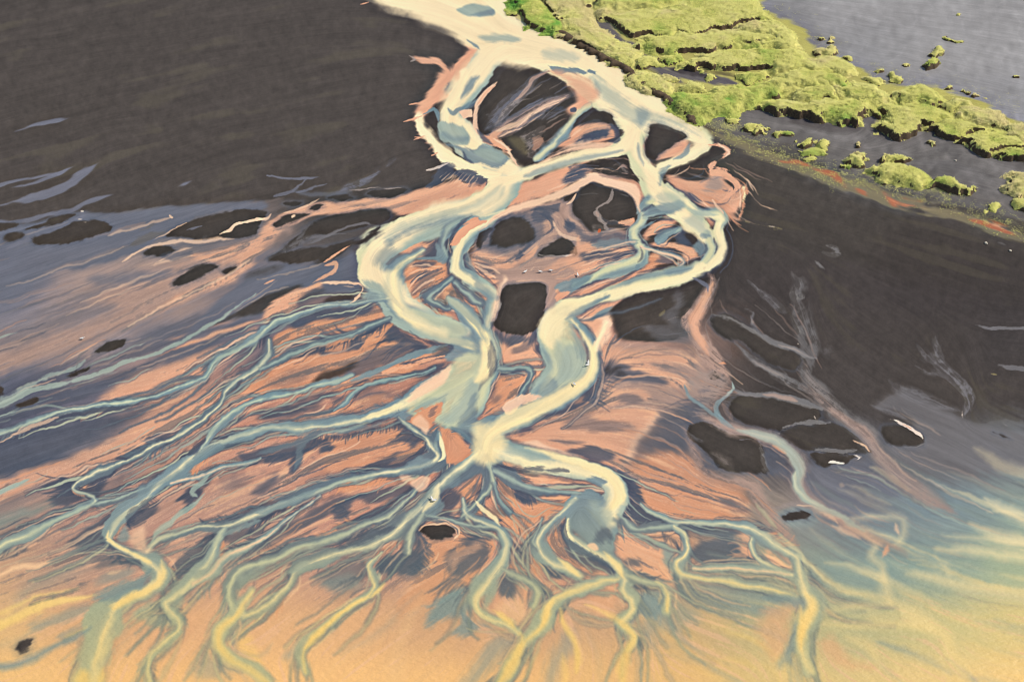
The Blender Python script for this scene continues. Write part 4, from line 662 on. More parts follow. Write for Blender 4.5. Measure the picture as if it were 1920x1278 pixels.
for a in ("805,506,1 785,518,1.4 770,530,1", "890,505,1 908,514,1.4 925,528,1", "780,530,1 800,515,1.4 812,508,1"): S('s', a, 1.1, .6)
S('d', "1016,480,.6 1045,481,.8 1070,478,.6", .8, .0)
P('p', "885,345 905,350 900,360 880,358", 3, .6, 2, top=1); S('c', "945,345,6 925,372,8 895,392,7 860,402,6", 5, .6); S('y', "905,404,1.5 930,400,3 950,392,4", 2, .6)

# --- combed silt tongues
FE("1160,882 1168,900 1170,920 1170,940 1168,958", 40, 22)
FE("1172,950 1180,965 1190,972", 70, 14)
FE("1112,700 1114,725 1108,742 1092,752", 42, 18, 's', .6)
FE("202,990 203,1005 212,1022", 62, 152, 's', .7); FE("215,1030 240,1040 268,1052", 40, 150, 's', .5)
FE("290,915 270,935 250,960 240,980", 18, 40, 's', .7)
FE("404,1000 400,1030 385,1055 365,1080", 58, 152, 's', .65)
FE("140,895 136,910 145,925", 66, 168, 's', .7); FE("212,875 190,895 180,915", 10, 60, 's', .8)
FE("600,835 560,845 520,850 480,856", 30, 150, 's', .7, 5)
FE("790,1030 780,1050 760,1060", 30, 50, 's', .85, 4); FE("765,1040 740,1050 715,1055", 30, 120, 's', .85, 4); FE("780,1000 792,1015 798,1035", 16, 20, 's', .8, 4)
FE("760,790 790,800 800,820", 60, 150, 's', .55, 5); FE("800,835 790,852 770,868", 60, 152, 's', .6, 4)
FE("700,805 660,812 620,818 580,822", 16, 110, 's', .7, 4); FE("750,790 720,798 690,806", 14, 100, 's', .6, 4)
FE("800,655 780,645 755,630 738,612", 70, 150, 's', .6, 4); FE("735,606 715,618 690,632", 40, 130, 'o', .6, 5)
FE("600,640 640,632 680,620", 30, 112, 's', .6, 5); FE("690,618 720,602", 24, 100, 's', .6, 4)
FE("1068,990 1075,1012 1100,1032 1130,1052 1150,1070", 26, 200, 's', .7); FE("1060,985 1062,1010 1075,1030", 14, 30, 's', .5)
FE("840,1085 870,1090 890,1100", 60, 140, 's', .45, 4); FE("905,1060 890,1085", 60, 140, 'o', .5, 5)
FE("965,925 985,935 1003,930", 16, 70, 's', .8); FE("1190,975 1220,985 1250,985", 14, 75, 's', .6, 4); FE("1240,1000 1262,1010 1272,1030", 22, 70, 's', .5, 4)
FE("700,985 740,960 765,940", 40, 150, 's', .6, 5); FE("640,950 652,965 655,985", 36, 160, 's', .6, 4)
FE("815,545 800,560", 12, 160, 'o', .8); FE("832,560 850,545 868,560", 18, 80, 'e', .6, 3); FE("800,505 825,500", 34, 140, 's', .5, 5)
FE("1330,745 1315,760 1305,775 1310,790", 80, 178, 's', .35, 5); FE("1330,750 1320,770 1335,785", 26, 190, 'M', .5, 5)
FE("905,500 935,512 945,525", 36, 170, 's', .45, 5); FE("1190,470 1185,485 1160,500", 70, 164, 's', .4, 5); FE("1190,455 1195,470", 90, 168, 's', .4, 5)
FE("838,160 815,190 790,212", 10, 195, 'p', .8, 4); FE("786,225 800,255 820,280", 16, 172, 'p', .5, 8)
FE("900,335 870,332 845,330", 24, 140, 'q', .5, 5)
FE("1440,1040 1455,1030 1475,1045", 12, 260, 'p', .8, 4); FE("1400,1005 1405,1030 1395,1042", 40, 178, 'p', .5, 4)
FE("500,1010 460,1025 430,1045", 16, 60, 's', .5, 4); FE("640,1010 690,1000 720,1000", 34, 155, 's', .5, 5)
FE("640,1090 690,1070", 20, 130, 's', .4, 5); FE("810,1008 850,1010 870,1020", 20, 120, 'o', .5, 5)
FE("300,1132 250,1150", 16, 130, 'b', .6, 4); FE("430,1120 425,1150", 10, 150, 'b', .6, 4)
FE("820,1120 850,1110 880,1100", 50, 135, 'T', .5, 4); FE("1190,1110 1220,1120 1240,1140", 24, 100, 'T', .6, 4)

# --- third look: broad bodies round the two big bends above the node
P('g', "862,668 898,662 912,690 908,712 896,730 888,752 884,772 868,790 846,800 826,796 806,786 776,780 764,764 792,744 818,718 838,692", 6, .8, 2, top=1)
P('t', "880,712 900,720 894,742 886,764 866,786 840,794 824,784 846,764 866,740", 8, .75, 2, top=1); P('b', "892,735 888,765 894,782 870,800 858,792 874,764 880,744", 5, .6, 2, top=1); P('b', "812,780 826,762 836,742 824,748 814,766", 5, .5, 2, top=1); P('b', "790,752 815,742 838,734 822,746 800,764 770,774", 5, .45, 2, top=1)
S('Y', "902,640,10 912,660,13 912,685,13 905,705,12 890,715,8", 5, .85, 0.8); S('y', "845,692,4 815,718,6 785,742,8 757,757,9 735,766,8", 4, .7, 1)
P('g', "1018,606 1036,590 1054,594 1072,612 1086,634 1096,660 1100,686 1088,706 1066,722 1040,736 1012,740 1022,716 1036,698 1036,676 1022,652 1012,630", 6, .8, 2, top=1)
P('t', "1060,650 1090,655 1098,685 1080,706 1052,722 1036,716 1050,690", 8, .7, 2, top=1); P('b', "1010,738 1030,710 1046,712 1046,728 1028,740", 6, .7, 2, top=1); P('b', "1066,610 1084,630 1096,658 1090,672 1076,640", 6, .5, 2, top=1)
P('y', "1012,612 1032,594 1050,598 1058,616 1046,640 1024,650", 9, .8, 2, top=1); S('Y', "1090,620,4 1108,650,8 1111,684,10 1098,711,11 1068,736,13 1022,758,14 985,772,15 948,788,17 921,808,17", 5, .8, .8)
P('g', "760,582 800,586 848,596 868,612 872,626 850,634 812,612 772,604", 5, .5, 2, top=1)
P('y', "716,512 742,506 752,540 762,572 782,592 812,610 836,620 830,630 790,618 752,594 728,560", 8, .7, 2, top=1)
P('s', "920,640 926,662 924,690 918,704 914,684 914,660", 3, .5, 1.5, top=1)

FE("1376,340 1386,352 1394,368 1392,390 1384,408", 6, 20, 'o', .8, 3); FE("1392,352 1397,364 1392,376", 6, 20, 'Y', .8, 3); FE("1350,395 1370,392 1385,378", 6, 60, 'p', .7, 3)
FE("1423,830 1431,848 1437,870 1436,884", 6, 200, 'h', .8, 3)

P('P', "1290,700 1310,680 1345,690 1372,712 1368,740 1345,752 1338,770 1320,760 1300,742", 6, .45, 4, top=1); S('P', "1300,770,5 1330,785,8 1370,800,8 1400,806,6", 5, .6, 4); S('b', "1346,770,4 1356,790,5 1375,802,5", 2, .7)
S('P', "1520,945,4 1560,965,6 1600,990,8 1640,1010,7 1680,1030,6", 5, .5, 3); S('q', "1540,958,2 1580,975,3 1620,1000,3 1650,1020,2.5", 3, .5, 2); S('g', "1460,1000,3 1490,1030,4 1510,1060,4 1515,1100,6", 4, .5, 2)
S('h', "1515,560,6 1520,600,9 1530,640,10 1525,680,8", 6, .35, 5); S('h', "1500,520,10 1508,545,12", 6, .4, 5)

P('o', "768,786 786,768 806,758 826,748 830,758 820,778 810,794 802,802 784,794", 2.4, .95, 2.5, top=1); P('q', "772,788 786,775 798,785 803,800 797,810 782,797", 4, .7, 1.5, top=1); P('s', "806,764 820,756 816,772 806,782", 2, .4, 3, top=1)
P('o', "826,806 834,802 850,812 868,828 884,845 870,858 846,866 836,850 832,830", 3, .85, 4, top=1); S('y', "824,812,2 829,830,3.5 832,850,4 822,862,4", 2, .85); S('b', "846,800,3 866,816,5 886,832,5", 3, .7)
P('q', "838,688 846,684 838,704 812,726 786,744 766,752 792,720 816,702", 4, .75, 1.5, top=1)

S('y', "1130,556,9 1095,567,13 1062,580,16 1038,596,17 1025,616,15 1024,636,11 1034,654,6", 5, .9, .8); S('b', "1140,556,3 1105,572,5 1075,588,5 1058,600,3", 3.5, .65, 1); S('t', "1042,640,8 1052,664,14 1060,690,14 1050,716,10", 7, .5, 1)
S('P', "1560,765,9 1595,795,11 1625,818,12 1645,850,11 1675,882,12 1705,908,14 1745,935,12 1795,960,7", 7, .45, 2); S('P', "1330,785,5 1370,806,9 1420,820,10 1470,840,10 1500,872,9 1504,905,8 1535,945,9 1590,980,9 1650,1012,8 1700,1040,5", 7, .4, 2); S('t', "1380,806,5 1440,824,6 1480,846,7 1498,880,8 1496,905,7 1520,938,6 1570,964,5 1620,992,4", 3, .55, 1.2)
# ================================================================ painting the survey
def seg_sd_poly(p, X, Y):
    """signed distance to a closed polygon (negative inside)"""
    best = np.full(X.shape, 1e9, np.float32); inside = np.zeros(X.shape, bool)
    q = np.roll(p, -1, 0)
    for (ax, ay), (bx, by) in zip(p, q):
        ex, ey = bx - ax, by - ay
        wx, wy = X - ax, Y - ay
        t = np.clip((wx * ex + wy * ey) / (ex * ex + ey * ey + 1e-6), 0, 1)
        dx, dy = wx - ex * t, wy - ey * t
        np.minimum(best, dx * dx + dy * dy, out=best)
        if ay != by:
            inside ^= ((ay > Y) != (by > Y)) & (X < ex * (Y - ay) / (by - ay) + ax)
    d = np.sqrt(best)
    return np.where(inside, -d, d)
def seg_sd_stroke(p, X, Y):
    best = np.full(X.shape, 1e9, np.float32)
    for (ax, ay, aw), (bx, by, bw) in zip(p[:-1], p[1:]):
        ex, ey = bx - ax, by - ay
        wx, wy = X - ax, Y - ay
        t = np.clip((wx * ex + wy * ey) / (ex * ex + ey * ey + 1e-6), 0, 1)
        dx, dy = wx - ex * t, wy - ey * t
        np.minimum(best, np.sqrt(dx * dx + dy * dy) - (aw + (bw - aw) * t), out=best)
    return best
def crop(p, pad):
    x0 = max(int((p[:, 0].min() - pad - PX0) / STEP), 0); x1 = min(int((p[:, 0].max() + pad - PX0) / STEP) + 2, NX)
    y0 = max(int((p[:, 1].min() - pad - PY0) / STEP), 0); y1 = min(int((p[:, 1].max() + pad - PY0) / STEP) + 2, NY)
    return (slice(y0, y1), slice(x0, x1)) if x1 > x0 + 1 and y1 > y0 + 1 else None

# --- flow directions from every traced line
FG = 8.0
fw_, fh_ = int((PX1 - PX0) / FG) + 1, int((PY1 - PY0) / FG) + 1
FX, FY = np.meshgrid(PX0 + FG * np.arange(fw_), PY0 + FG * np.arange(fh_))
den = np.full(FX.shape, 1e-4); c2 = np.zeros(FX.shape); s2 = np.zeros(FX.shape)
for (s, wgt) in (("0,560 480,430 900,350", .2), ("0,760 480,620", .2), ("0,960 480,800 800,740", .2), ("0,1120 400,960 800,850", .2), ("1140,680 1500,730 1900,800", .15),
                 ("1180,760 1400,760", .1), ("1200,900 1400,920 1900,1000", .2), ("1300,1000 1900,1080", .2), ("1500,1150 1900,1200", .2), ("100,1250 500,1130 800,1060", .2),
                 ("1165,930 1260,950", .5), ("0,100 700,60", .2), ("0,250 700,200", .2), ("1450,40 1900,160", .2), ("1500,420 1900,520", .15), ("1400,300 1900,430", .3), ("900,1230 1000,1150", .2)):
    HINTS.append((pts(s), wgt))
lines = [(o[2][:, :2], 1.0) for o in OPS_FIELD + OPS_TOP if o[0] == 'S'] + [(c_[0][:, :2], 1.5) for c_ in CHANNELS] + HINTS
for p, wgt in lines:
    p = catmull(p, False, 4)
    for a, b in zip(p[:-1], p[1:]):
        d = b - a; L = float(np.hypot(*d))
        if L < .5: continue
        mx, my = (a + b) / 2
        ang = 2 * math.atan2(d[1], d[0])
        r2 = (FX - mx) ** 2 + (FY - my) ** 2
        w = wgt * L / (r2 + 60.0) ** 1.25
        den += w; c2 += w * math.cos(ang); s2 += w * math.sin(ang)
ang = np.arctan2(blur(s2 / den, 1), blur(c2 / den, 1)) * .5
dirx = resize(np.cos(2 * ang).astype(np.float32), NY, NX); diry = resize(np.sin(2 * ang).astype(np.float32), NY, NX)
ang = np.arctan2(diry, dirx) * .5
DX, DY = np.cos(ang), np.sin(ang)
def lic(noise, n, step=1.0):
    acc = noise.copy()
    JJ, II = np.meshgrid(np.arange(NX, dtype=np.float32), np.arange(NY, dtype=np.float32))
    for sgn in (1, -1):
        x, y = JJ.copy(), II.copy(); px, py = DX * sgn, DY * sgn
        for k in range(n):
            x += px * step; y += py * step
            xi = np.clip(x, 0, NX - 1).astype(np.int32); yi = np.clip(y, 0, NY - 1).astype(np.int32)
            acc += noise[yi, xi]
            dx, dy = DX[yi, xi], DY[yi, xi]
            f = np.where(dx * px + dy * py < 0, -1, 1).astype(np.float32)
            px, py = dx * f, dy * f
    acc -= acc.mean()
    return acc / acc.std()
white = rng.standard_normal((NY, NX)).astype(np.float32)
LF = lic(white, 16)                                   # fine combed streaks
LM = lic(blur(white[::-1].copy(), 1), 26, 1.3)        # middling
LC = lic(fbm(14, 2), 30, 2.0)                         # broad bands
LS = lic(fbm(7, 2), 44, 2.0)                            # long bands drawn out by the flow
WX, WY = fbm(46, 4) * 2.2, fbm(46, 4) * 2.2           # gentle wander of every edge
def soft_noise(r):
    a = blur(rng.standard_normal((NY, NX)).astype(np.float32), r); return a / a.std()
FN = .8 * soft_noise(3) + .5 * soft_noise(1)
XX, YY = np.meshgrid(gx, gy)
XX = XX + WX; YY = YY + WY
SEAF = sstep(YY, 900, 1240)

base = np.array([[[float(v) for v in q.split(',')] for q in r.split()] for _, r in BASE_ROWS], np.float32)
fi = np.clip((gy + LC.mean() * 0) / 106.5, 0, 11.999); fj = np.clip(gx / 160.0, 0, 11.999)
YI = np.clip(YY + (LC * 7 + LM * 4) * (1 - .5 * SEAF), 0, 1277.9) / 106.5; XI = np.clip(XX + FN * 5, 0, 1919.9) / 160.0
i0, j0 = YI.astype(int), XI.astype(int)
ty, tx = (YI - i0)[..., None], (XI - j0)[..., None]
ty = ty * ty * (3 - 2 * ty); tx = tx * tx * (3 - 2 * tx)
IMG = ((base[i0, j0] * (1 - tx) + base[i0, j0 + 1] * tx) * (1 - ty) + (base[i0 + 1, j0] * (1 - tx) + base[i0 + 1, j0 + 1] * tx) * ty).astype(np.float32)

def coverage(kind, p, soft, r, grow=0.0, scale=1.0, taper=0, wob=0.0, sea=1.0):
    pad = 14 + float(np.max(soft)) * 2 + r * 2 + abs(grow)
    if kind == 'P':
        q = catmull(p, True, 4); sl = crop(q, pad)
        if sl is None: return None, None
        sd = seg_sd_poly(q, XX[sl], YY[sl]) + grow
    else:
        q = catmull(p, False, 4); q = q.copy()
        if taper:
            L = np.concatenate([[0], np.cumsum(np.hypot(*np.diff(q[:, :2], axis=0).T))]); e = np.minimum(L, L[-1] - L)
            q[:, 2] *= .15 + .85 * np.clip(e / np.minimum(taper * q[:, 2].max() + 4, .3 * L[-1] + 1), 0, 1) ** .7
        q[:, 2] = np.maximum(q[:, 2], .2) * scale + grow
        sl = crop(q, pad + q[:, 2].max())
        if sl is None: return None, None
        sd = seg_sd_stroke(q, XX[sl], YY[sl])
    sd = sd + min(r, 4.5) * (.18 * LF[sl] + .5 * LM[sl] + .3 * FN[sl]) + wob * LC[sl]
    if isinstance(soft, np.ndarray): soft = soft[sl]
    soft = np.maximum(soft, 1.0) + 3.2 * sea * SEAF[sl]
    a = np.clip(.5 - sd / (2 * soft), 0, 1)
    return sl, a * a * (3 - 2 * a)
def lay(sl, a, col):
    c = np.array(COL[col], np.float32)
    if col in SEA:
        f = SEAF[sl][..., None]; c = c + f * (np.array(SEA[col], np.float32) - c)
    IMG[sl] += a[..., None] * (c - IMG[sl])
SEA = dict(Y=(250, 208, 118), y=(246, 214, 140), q=(246, 200, 140), p=(232, 176, 126), o=(226, 168, 118), t=(214, 201, 142), b=(184, 184, 140), B=(164, 168, 136), x=(244, 214, 142), s=(98, 112, 112), g=(214, 206, 148), P=(196, 160, 128))
def smear(img, n):
    acc = img.copy(); JJ, II = np.meshgrid(np.arange(NX, dtype=np.float32), np.arange(NY, dtype=np.float32)); tot = 1.0
    for sgn in (1, -1):
        x, y = JJ.copy(), II.copy(); px, py = DX * sgn, DY * sgn
        for k in range(n):
            x += px; y += py
            xi = np.clip(x, 0, NX - 1).astype(np.int32); yi = np.clip(y, 0, NY - 1).astype(np.int32)
            w = 1 - (k + 1) / (n + 1); acc += w * img[yi, xi]; tot += w if sgn == 1 else 0
            dx, dy = DX[yi, xi], DY[yi, xi]; f = np.where(dx * px + dy * py < 0, -1, 1).astype(np.float32)
            px, py = dx * f, dy * f
    return acc / (2 * tot - 1)
# mottling of the flats between channels, pink against slate
flat = IMG.copy()
for kind, col, p, soft, op, r, st in OPS_FIELD:
    sl, a = coverage(kind, p, soft, r, taper=3 if kind == 'S' else 0)
    if sl is None: continue
    lay(sl, a * op, col)
IMG = smear(IMG, 6)
warm = sstep(IMG[..., 0] - IMG[..., 2], 22, 60)
amt = warm * (sstep(.75 * LS + .45 * LC + .45 * LM, .75, 1.45) * .6 + sstep(LF, .9, 2.6) * .06)
amt *= sstep(YY, 330, 420) * (1 - .95 * sstep(YY, 1040, 1160))
IMG += amt[..., None] * (np.array(COL['s'], np.float32) + np.array((20, 12, 0), np.float32) - IMG)
lite = warm * sstep(-.8 * LS + .5 * LM, .7, 2.0) * .45 * sstep(YY, 330, 420)
fil = warm * sstep(-np.abs(LM + .25 * LF), -.22, 0) * .32 * sstep(YY, 300, 400) * (1 - .6 * sstep(YY, 1060, 1180))
IMG += fil[..., None] * (np.array((236, 196, 166), np.float32) - IMG)
fil2 = warm * sstep(-np.abs(LM + .6 * LC - .9), -.2, 0) * .2 * sstep(YY, 300, 400) * (1 - .7 * sstep(YY, 1060, 1180))
IMG += fil2[..., None] * (np.array((120, 112, 118), np.float32) - IMG)
IMG += lite[..., None] * (np.array((240, 190, 150), np.float32) - IMG)
for p, core, edge, halo, cw, hop, eop in CHANNELS:
    if halo:
        sl, a = coverage('S', p, 3 + halo * .7, 2.6, halo * .8)
        if sl is not None: lay(sl, a * hop * (1 - .7 * SEAF[sl]), 's')
# thin threads that peel off along the banks
for p, core, edge, halo, cw, hop, eop in CHANNELS:
    if p[:, 2].mean() > 15 or not halo: continue
    q = catmull(p, False, 4); t_ = np.gradient(q[:, :2], axis=0); t_ /= np.hypot(t_[:, 0], t_[:, 1])[:, None] + 1e-6
    nn_ = np.stack([-t_[:, 1], t_[:, 0]], 1); n_ = len(q)
    for side in (-1, 1):
        for rep_ in range(3):
            a_ = int(rng.integers(0, max(n_ - 8, 1))); b_ = min(n_, a_ + int(rng.integers(8, 26)))
            if b_ - a_ < 5: continue
            k_ = np.linspace(0, 1, b_ - a_); off = q[a_:b_, 2] * .9 + 1 + (2 + 8 * rng.random()) * np.sin(k_ * math.pi * rng.uniform(.5, 1.0)) + 5 * rng.random() * k_
            pp = np.concatenate([q[a_:b_, :2] + nn_[a_:b_] * (off * side)[:, None], (.5 + 1.1 * rng.random() * np.sin(k_ * math.pi))[:, None]], 1).astype(np.float32)[::2]
            if len(pp) < 3: continue
            sl, a = coverage('S', pp, 1.1, .5)
            if sl is not None: lay(sl, a * .6, ('s', 'q', 't', 's')[int(rng.integers(0, 4))])
def comb(p, length, turn, col, op, step):
    q = catmull(p, False, 6); L = np.concatenate([[0], np.cumsum(np.hypot(*np.diff(q, axis=0).T))]); n_ = max(int(L[-1] / step), 2)
    amp = 1.0
    for d_ in np.linspace(0, L[-1], n_):
        x = float(np.interp(d_, L, q[:, 0])); y = float(np.interp(d_, L, q[:, 1]))
        amp = .6 * amp + .4 * rng.uniform(.35, 1.35); ln = length * amp * rng.uniform(.7, 1.2)
        a0 = math.radians(turn + rng.normal(0, 7)); a1 = a0 + rng.normal(0, .22)
        w0 = rng.uniform(1.3, 2.9)
        mx, my = x + math.cos(a0) * ln * .5, y + math.sin(a0) * ln * .5
        pp = np.array([(x, y, w0), (mx, my, w0 * .7), (mx + math.cos(a1) * ln * .5, my + math.sin(a1) * ln * .5, .3)], np.float32)
        sl, a = coverage('S', pp, 1.3, .4)
        if sl is not None: lay(sl, a * op, col)
for f_ in FEATHERS: comb(*f_)
for p, core, edge, halo, cw, hop, eop in CHANNELS:        # and along every lesser channel
    if halo < 3 or p[:, 2].mean() > 17 or p[:, 1].mean() < 540: continue
    q = catmull(p, False, 4); t_ = np.gradient(q[:, :2], axis=0); n_ = len(q)
    for side in (-1, 1):
        for rep_ in range(max(1, n_ // 14)):
            a_ = int(rng.integers(0, max(n_ - 7, 1))); b_ = min(n_, a_ + int(rng.integers(4, 9)))
            if b_ - a_ < 3: continue
            tt_ = t_[a_:b_].mean(0); th = math.degrees(math.atan2(tt_[1], tt_[0])) + side * rng.uniform(18, 45)
            nv = np.array([-tt_[1], tt_[0]]); nv = nv / (np.hypot(*nv) + 1e-6) * side
            comb(q[a_:b_, :2] + nv * (q[a_:b_, 2:3] * .85), rng.uniform(10, 34), th, ('s', 's', 'B', 'o')[int(rng.integers(0, 4))], rng.uniform(.5, .85), rng.uniform(3, 5))
# hair-thin distributaries that leave the channels and follow the slope of the fan
def trace(x, y, ang, n, st, bend):
    out = [(x, y)]; px, py = math.cos(ang), math.sin(ang)
    for k in range(n):
        xi = int(np.clip((x - PX0) / STEP, 0, NX - 1)); yi = int(np.clip((y - PY0) / STEP, 0, NY - 1))
        dx, dy = float(DX[yi, xi]), float(DY[yi, xi])
        if dx * px + dy * py < 0: dx, dy = -dx, -dy
        px, py = px * (1 - bend) + dx * bend, py * (1 - bend) + dy * bend
        wv = .06 * math.sin(k * .9 + x * .05); px, py = px - py * wv, py + px * wv
        nl = math.hypot(px, py) + 1e-6; px, py = px / nl, py / nl
        x += px * st; y += py * st; out.append((x, y))
    return np.array(out, np.float32)
for p, core, edge, halo, cw, hop, eop in CHANNELS:
    if not halo or p[:, 1].mean() < 520 or p[:, 2].mean() > 22: continue
    q = catmull(p, False, 4); t_ = np.gradient(q[:, :2], axis=0); n_ = len(q)
    L = float(np.hypot(*np.diff(q[:, :2], axis=0).T).sum())
    for rep_ in range(int(L / 19)):
        a_ = int(rng.integers(0, n_)); x, y, w_ = q[a_]
        side = 1 if rng.random() < .5 else -1
        th = math.atan2(t_[a_, 1], t_[a_, 0]) + side * rng.uniform(.15, .6)
        ln = rng.uniform(40, 230); pp = trace(float(x), float(y), th, int(ln / 7), 7.0, .16)
        w0 = rng.uniform(.8, min(3.2, .6 + w_ * .4)); k_ = np.linspace(0, 1, len(pp))
        wid = (w0 * (1 - k_ ** 1.5) + .35)[:, None]
        hb = np.concatenate([pp, wid + 1.6], 1)
        sl, a = coverage('S', hb.astype(np.float32)[::2], 2.2, 1.0)
        if sl is not None: lay(sl, a * rng.uniform(.2, .6), 's')
        sl, a = coverage('S', np.concatenate([pp, wid], 1).astype(np.float32), 1.1, .4)
        if sl is not None: lay(sl, a * rng.uniform(.3, .75), ('t', 'B', 'x', 't', 'q')[int(rng.integers(0, 5))])
# fine threads of silt over the upper net and down the right-hand stream
def threads(n, x0, x1, y0, y1, ang, spread, lmin, lmax, wmax, cols, op0, op1, bend=.3, soft=1.1):
    for k in range(n):
        pp = trace(rng.uniform(x0, x1), rng.uniform(y0, y1), math.radians(rng.normal(ang, spread)), int(rng.uniform(lmin, lmax) / 6), 6.0, bend)
        if len(pp) < 3: continue
        k_ = np.linspace(0, 1, len(pp)); wid = (rng.uniform(.5, wmax) * np.sin(k_ * math.pi) ** .7 + .3)[:, None]
        sl, a = coverage('S', np.concatenate([pp, wid], 1).astype(np.float32), soft, .6)
        if sl is not None: lay(sl, a * rng.uniform(op0, op1), cols[int(rng.integers(0, len(cols)))])
threads(12, 1005, 1070, 140, 215, 146, 8, 30, 100, 1.6, 'kPqM', .3, .65, .05)
threads(40, 900, 1190, 380, 510, 160, 30, 30, 120, 1.5, 'qsPps', .35, .7)
threads(26, 1060, 1200, 300, 350, 170, 25, 25, 90, 1.3, 'qPsk', .35, .7)
threads(20, 1060, 1160, 222, 275, 150, 15, 20, 70, 1.3, 'qPs', .35, .7)
threads(30, 1250, 1400, 300, 410, 60, 30, 20, 90, 1.5, 'qPos', .3, .7)
threads(40, 1280, 1500, 560, 960, 60, 20, 50, 150, 1.8, 'MPhmm', .2, .5)
threads(40, 1440, 1720, 760, 1010, 40, 14, 70, 220, 2.6, 'PqthM', .2, .5, .3, 2.0)
threads(50, 1120, 1330, 640, 960, 12, 10, 50, 180, 1.6, 'qosPe', .2, .55)
threads(80, -100, 480, 400, 760, 158, 6, 60, 240, 2.4, 'qhPskh', .15, .4, .3, 1.8)
threads(90, 0, 780, 600, 1060, 152, 12, 40, 190, 1.5, 'qsqost', .25, .65)
threads(60, 800, 1280, 880, 1120, 110, 35, 25, 110, 1.4, 'qsost', .25, .65)
# silt wisps drifting in the open shallows
for k in range(190):
    x = rng.uniform(1180, 2060); y = rng.uniform(860, 1360)
    if y < 1000 - (x - 1200) * .05 and x < 1500: continue
    pp = trace(x, y, rng.normal(.15, .25), int(rng.uniform(8, 26)), 10.0, .25); k_ = np.linspace(0, 1, len(pp))
    wid = (rng.uniform(1, 6) * np.sin(k_ * math.pi) ** .8 + .3)[:, None]
    sl, a = coverage('S', np.concatenate([pp, wid], 1).astype(np.float32), rng.uniform(2.5, 7), 1.2)
    if sl is not None: lay(sl, a * rng.uniform(.10, .34), ('y', 'Y', 'T', 'y', 'T', 'Y')[int(rng.integers(0, 6))])
for k in range(90):
    x = rng.uniform(-150, 1100); y = rng.uniform(1090, 1370)
    pp = trace(x, y, rng.normal(2.2, .3), int(rng.uniform(8, 22)), 10.0, .3); k_ = np.linspace(0, 1, len(pp))
    wid = (rng.uniform(1, 5) * np.sin(k_ * math.pi) ** .8 + .3)[:, None]
    sl, a = coverage('S', np.concatenate([pp, wid], 1).astype(np.float32), rng.uniform(2.5, 7), 1.2)
    if sl is not None: lay(sl, a * rng.uniform(.06, .22), ('Y', 'q', 'T', 'o')[int(rng.integers(0, 4))])
for p, core, edge, halo, cw, hop, eop in CHANNELS:        # crisp dark rim that comes and goes
    if not halo: continue
    sl, a = coverage('S', p, 1.3, 1.2, 1.5)
    if sl is not None: lay(sl, a * sstep(LC[sl] + .4 * LM[sl], -.7, .9) * (.5 if p[:, 2].mean() < 15 else .3) * (1 - .8 * SEAF[sl]), 's')
SOFTF = sstep(fbm(60, 2), -.3, 1.2)
def breathe(p, ci):
    """the bed widens and narrows along its way"""
    q = catmull(p, False, 4).copy(); i = np.arange(len(q))
    q[:, 2] *= 1 + .30 * np.sin(i * .31 + ci * 1.7) + .18 * np.sin(i * .83 + ci * 3.1)
    return q[::2]
for ci, (p, core, edge, halo, cw, hop, eop) in enumerate(CHANNELS):
    big_ = float(p[:, 2].mean()) > 15.5
    sl, a = coverage('S', p if big_ else breathe(p, ci), 1.8 + 3.6 * SOFTF, 1.7)
    if sl is not None and not big_: a = a * (1 - .5 * sstep(YY[sl], 1120, 1270))
    fan = halo and float(p[:, 2].mean()) < 15.5 and p[:, 1].mean() > 520
    if sl is not None: lay(sl, a * eop, ('B' if edge == 'b' else 'b') if fan else edge)
def shifted(p, k):
    """the line pushed sideways by k half-widths"""
    q = catmull(p, False, 4); t_ = np.gradient(q[:, :2], axis=0); t_ /= np.hypot(t_[:, 0], t_[:, 1])[:, None] + 1e-6
    q = q.copy(); q[:, 0] += -t_[:, 1] * q[:, 2] * k; q[:, 1] += t_[:, 0] * q[:, 2] * k
    return q[::2].astype(np.float32)
for ci, (p, core, edge, halo, cw, hop, eop) in enumerate(CHANNELS):
    w = float(p[:, 2].mean()); n_ = len(catmull(p, False, 4))
    sway = .34 * np.sin(np.arange(n_) * .13 + ci * 2.1) + .18 * np.sin(np.arange(n_) * .37 + ci)
    if halo:                                              # the deeper, bluer side of the bed
        sl, a = coverage('S', shifted(p, -sway * 1.9), 1.2 + w * .32, .8, 0, .42)
        if sl is not None: lay(sl, a * (.75 if w < 15 else .35), 'b' if edge != 'b' else 'B')
    fan = halo and w < 15.5 and p[:, 1].mean() > 520
    sl, a = coverage('S', shifted(p, sway), 1.2 + w * .36, min(.7 + w * .10, 2.0), 0, cw, 0, min(w, 16) * .14)
    if fan:
        lay(sl, a * .8, 't'); sl, a = coverage('S', shifted(p, sway * 1.1), 1.1 + w * .22, 1.0, 0, cw * .55, 0, w * .1)
        mod = np.maximum(sstep(LC[sl] + .5 * LM[sl], -1.3, .9), SEAF[sl])
        lay(sl, a * (.25 + .7 * mod) * (1 - .4 * sstep(YY[sl], 1130, 1280)), core)
    elif sl is not None: lay(sl, a * .95, core)
ISLE = np.zeros((NY, NX), np.int16); MOUND = np.zeros((NY, NX), np.float32)
for k, (p, label, soft, r, col) in enumerate(ISLETS):
    sl, a = coverage('P', p, 6, 3, -3.5)
    lay(sl, a * .5, 's' if p[:, 1].mean() > 380 or p[:, 0].mean() > 800 else 'S')
    sl, a = coverage('P', p, min(soft + .4, 3.6), r + .8, sea=0)
    lay(sl, a * .97, col)
IMG = smear(IMG, 1)
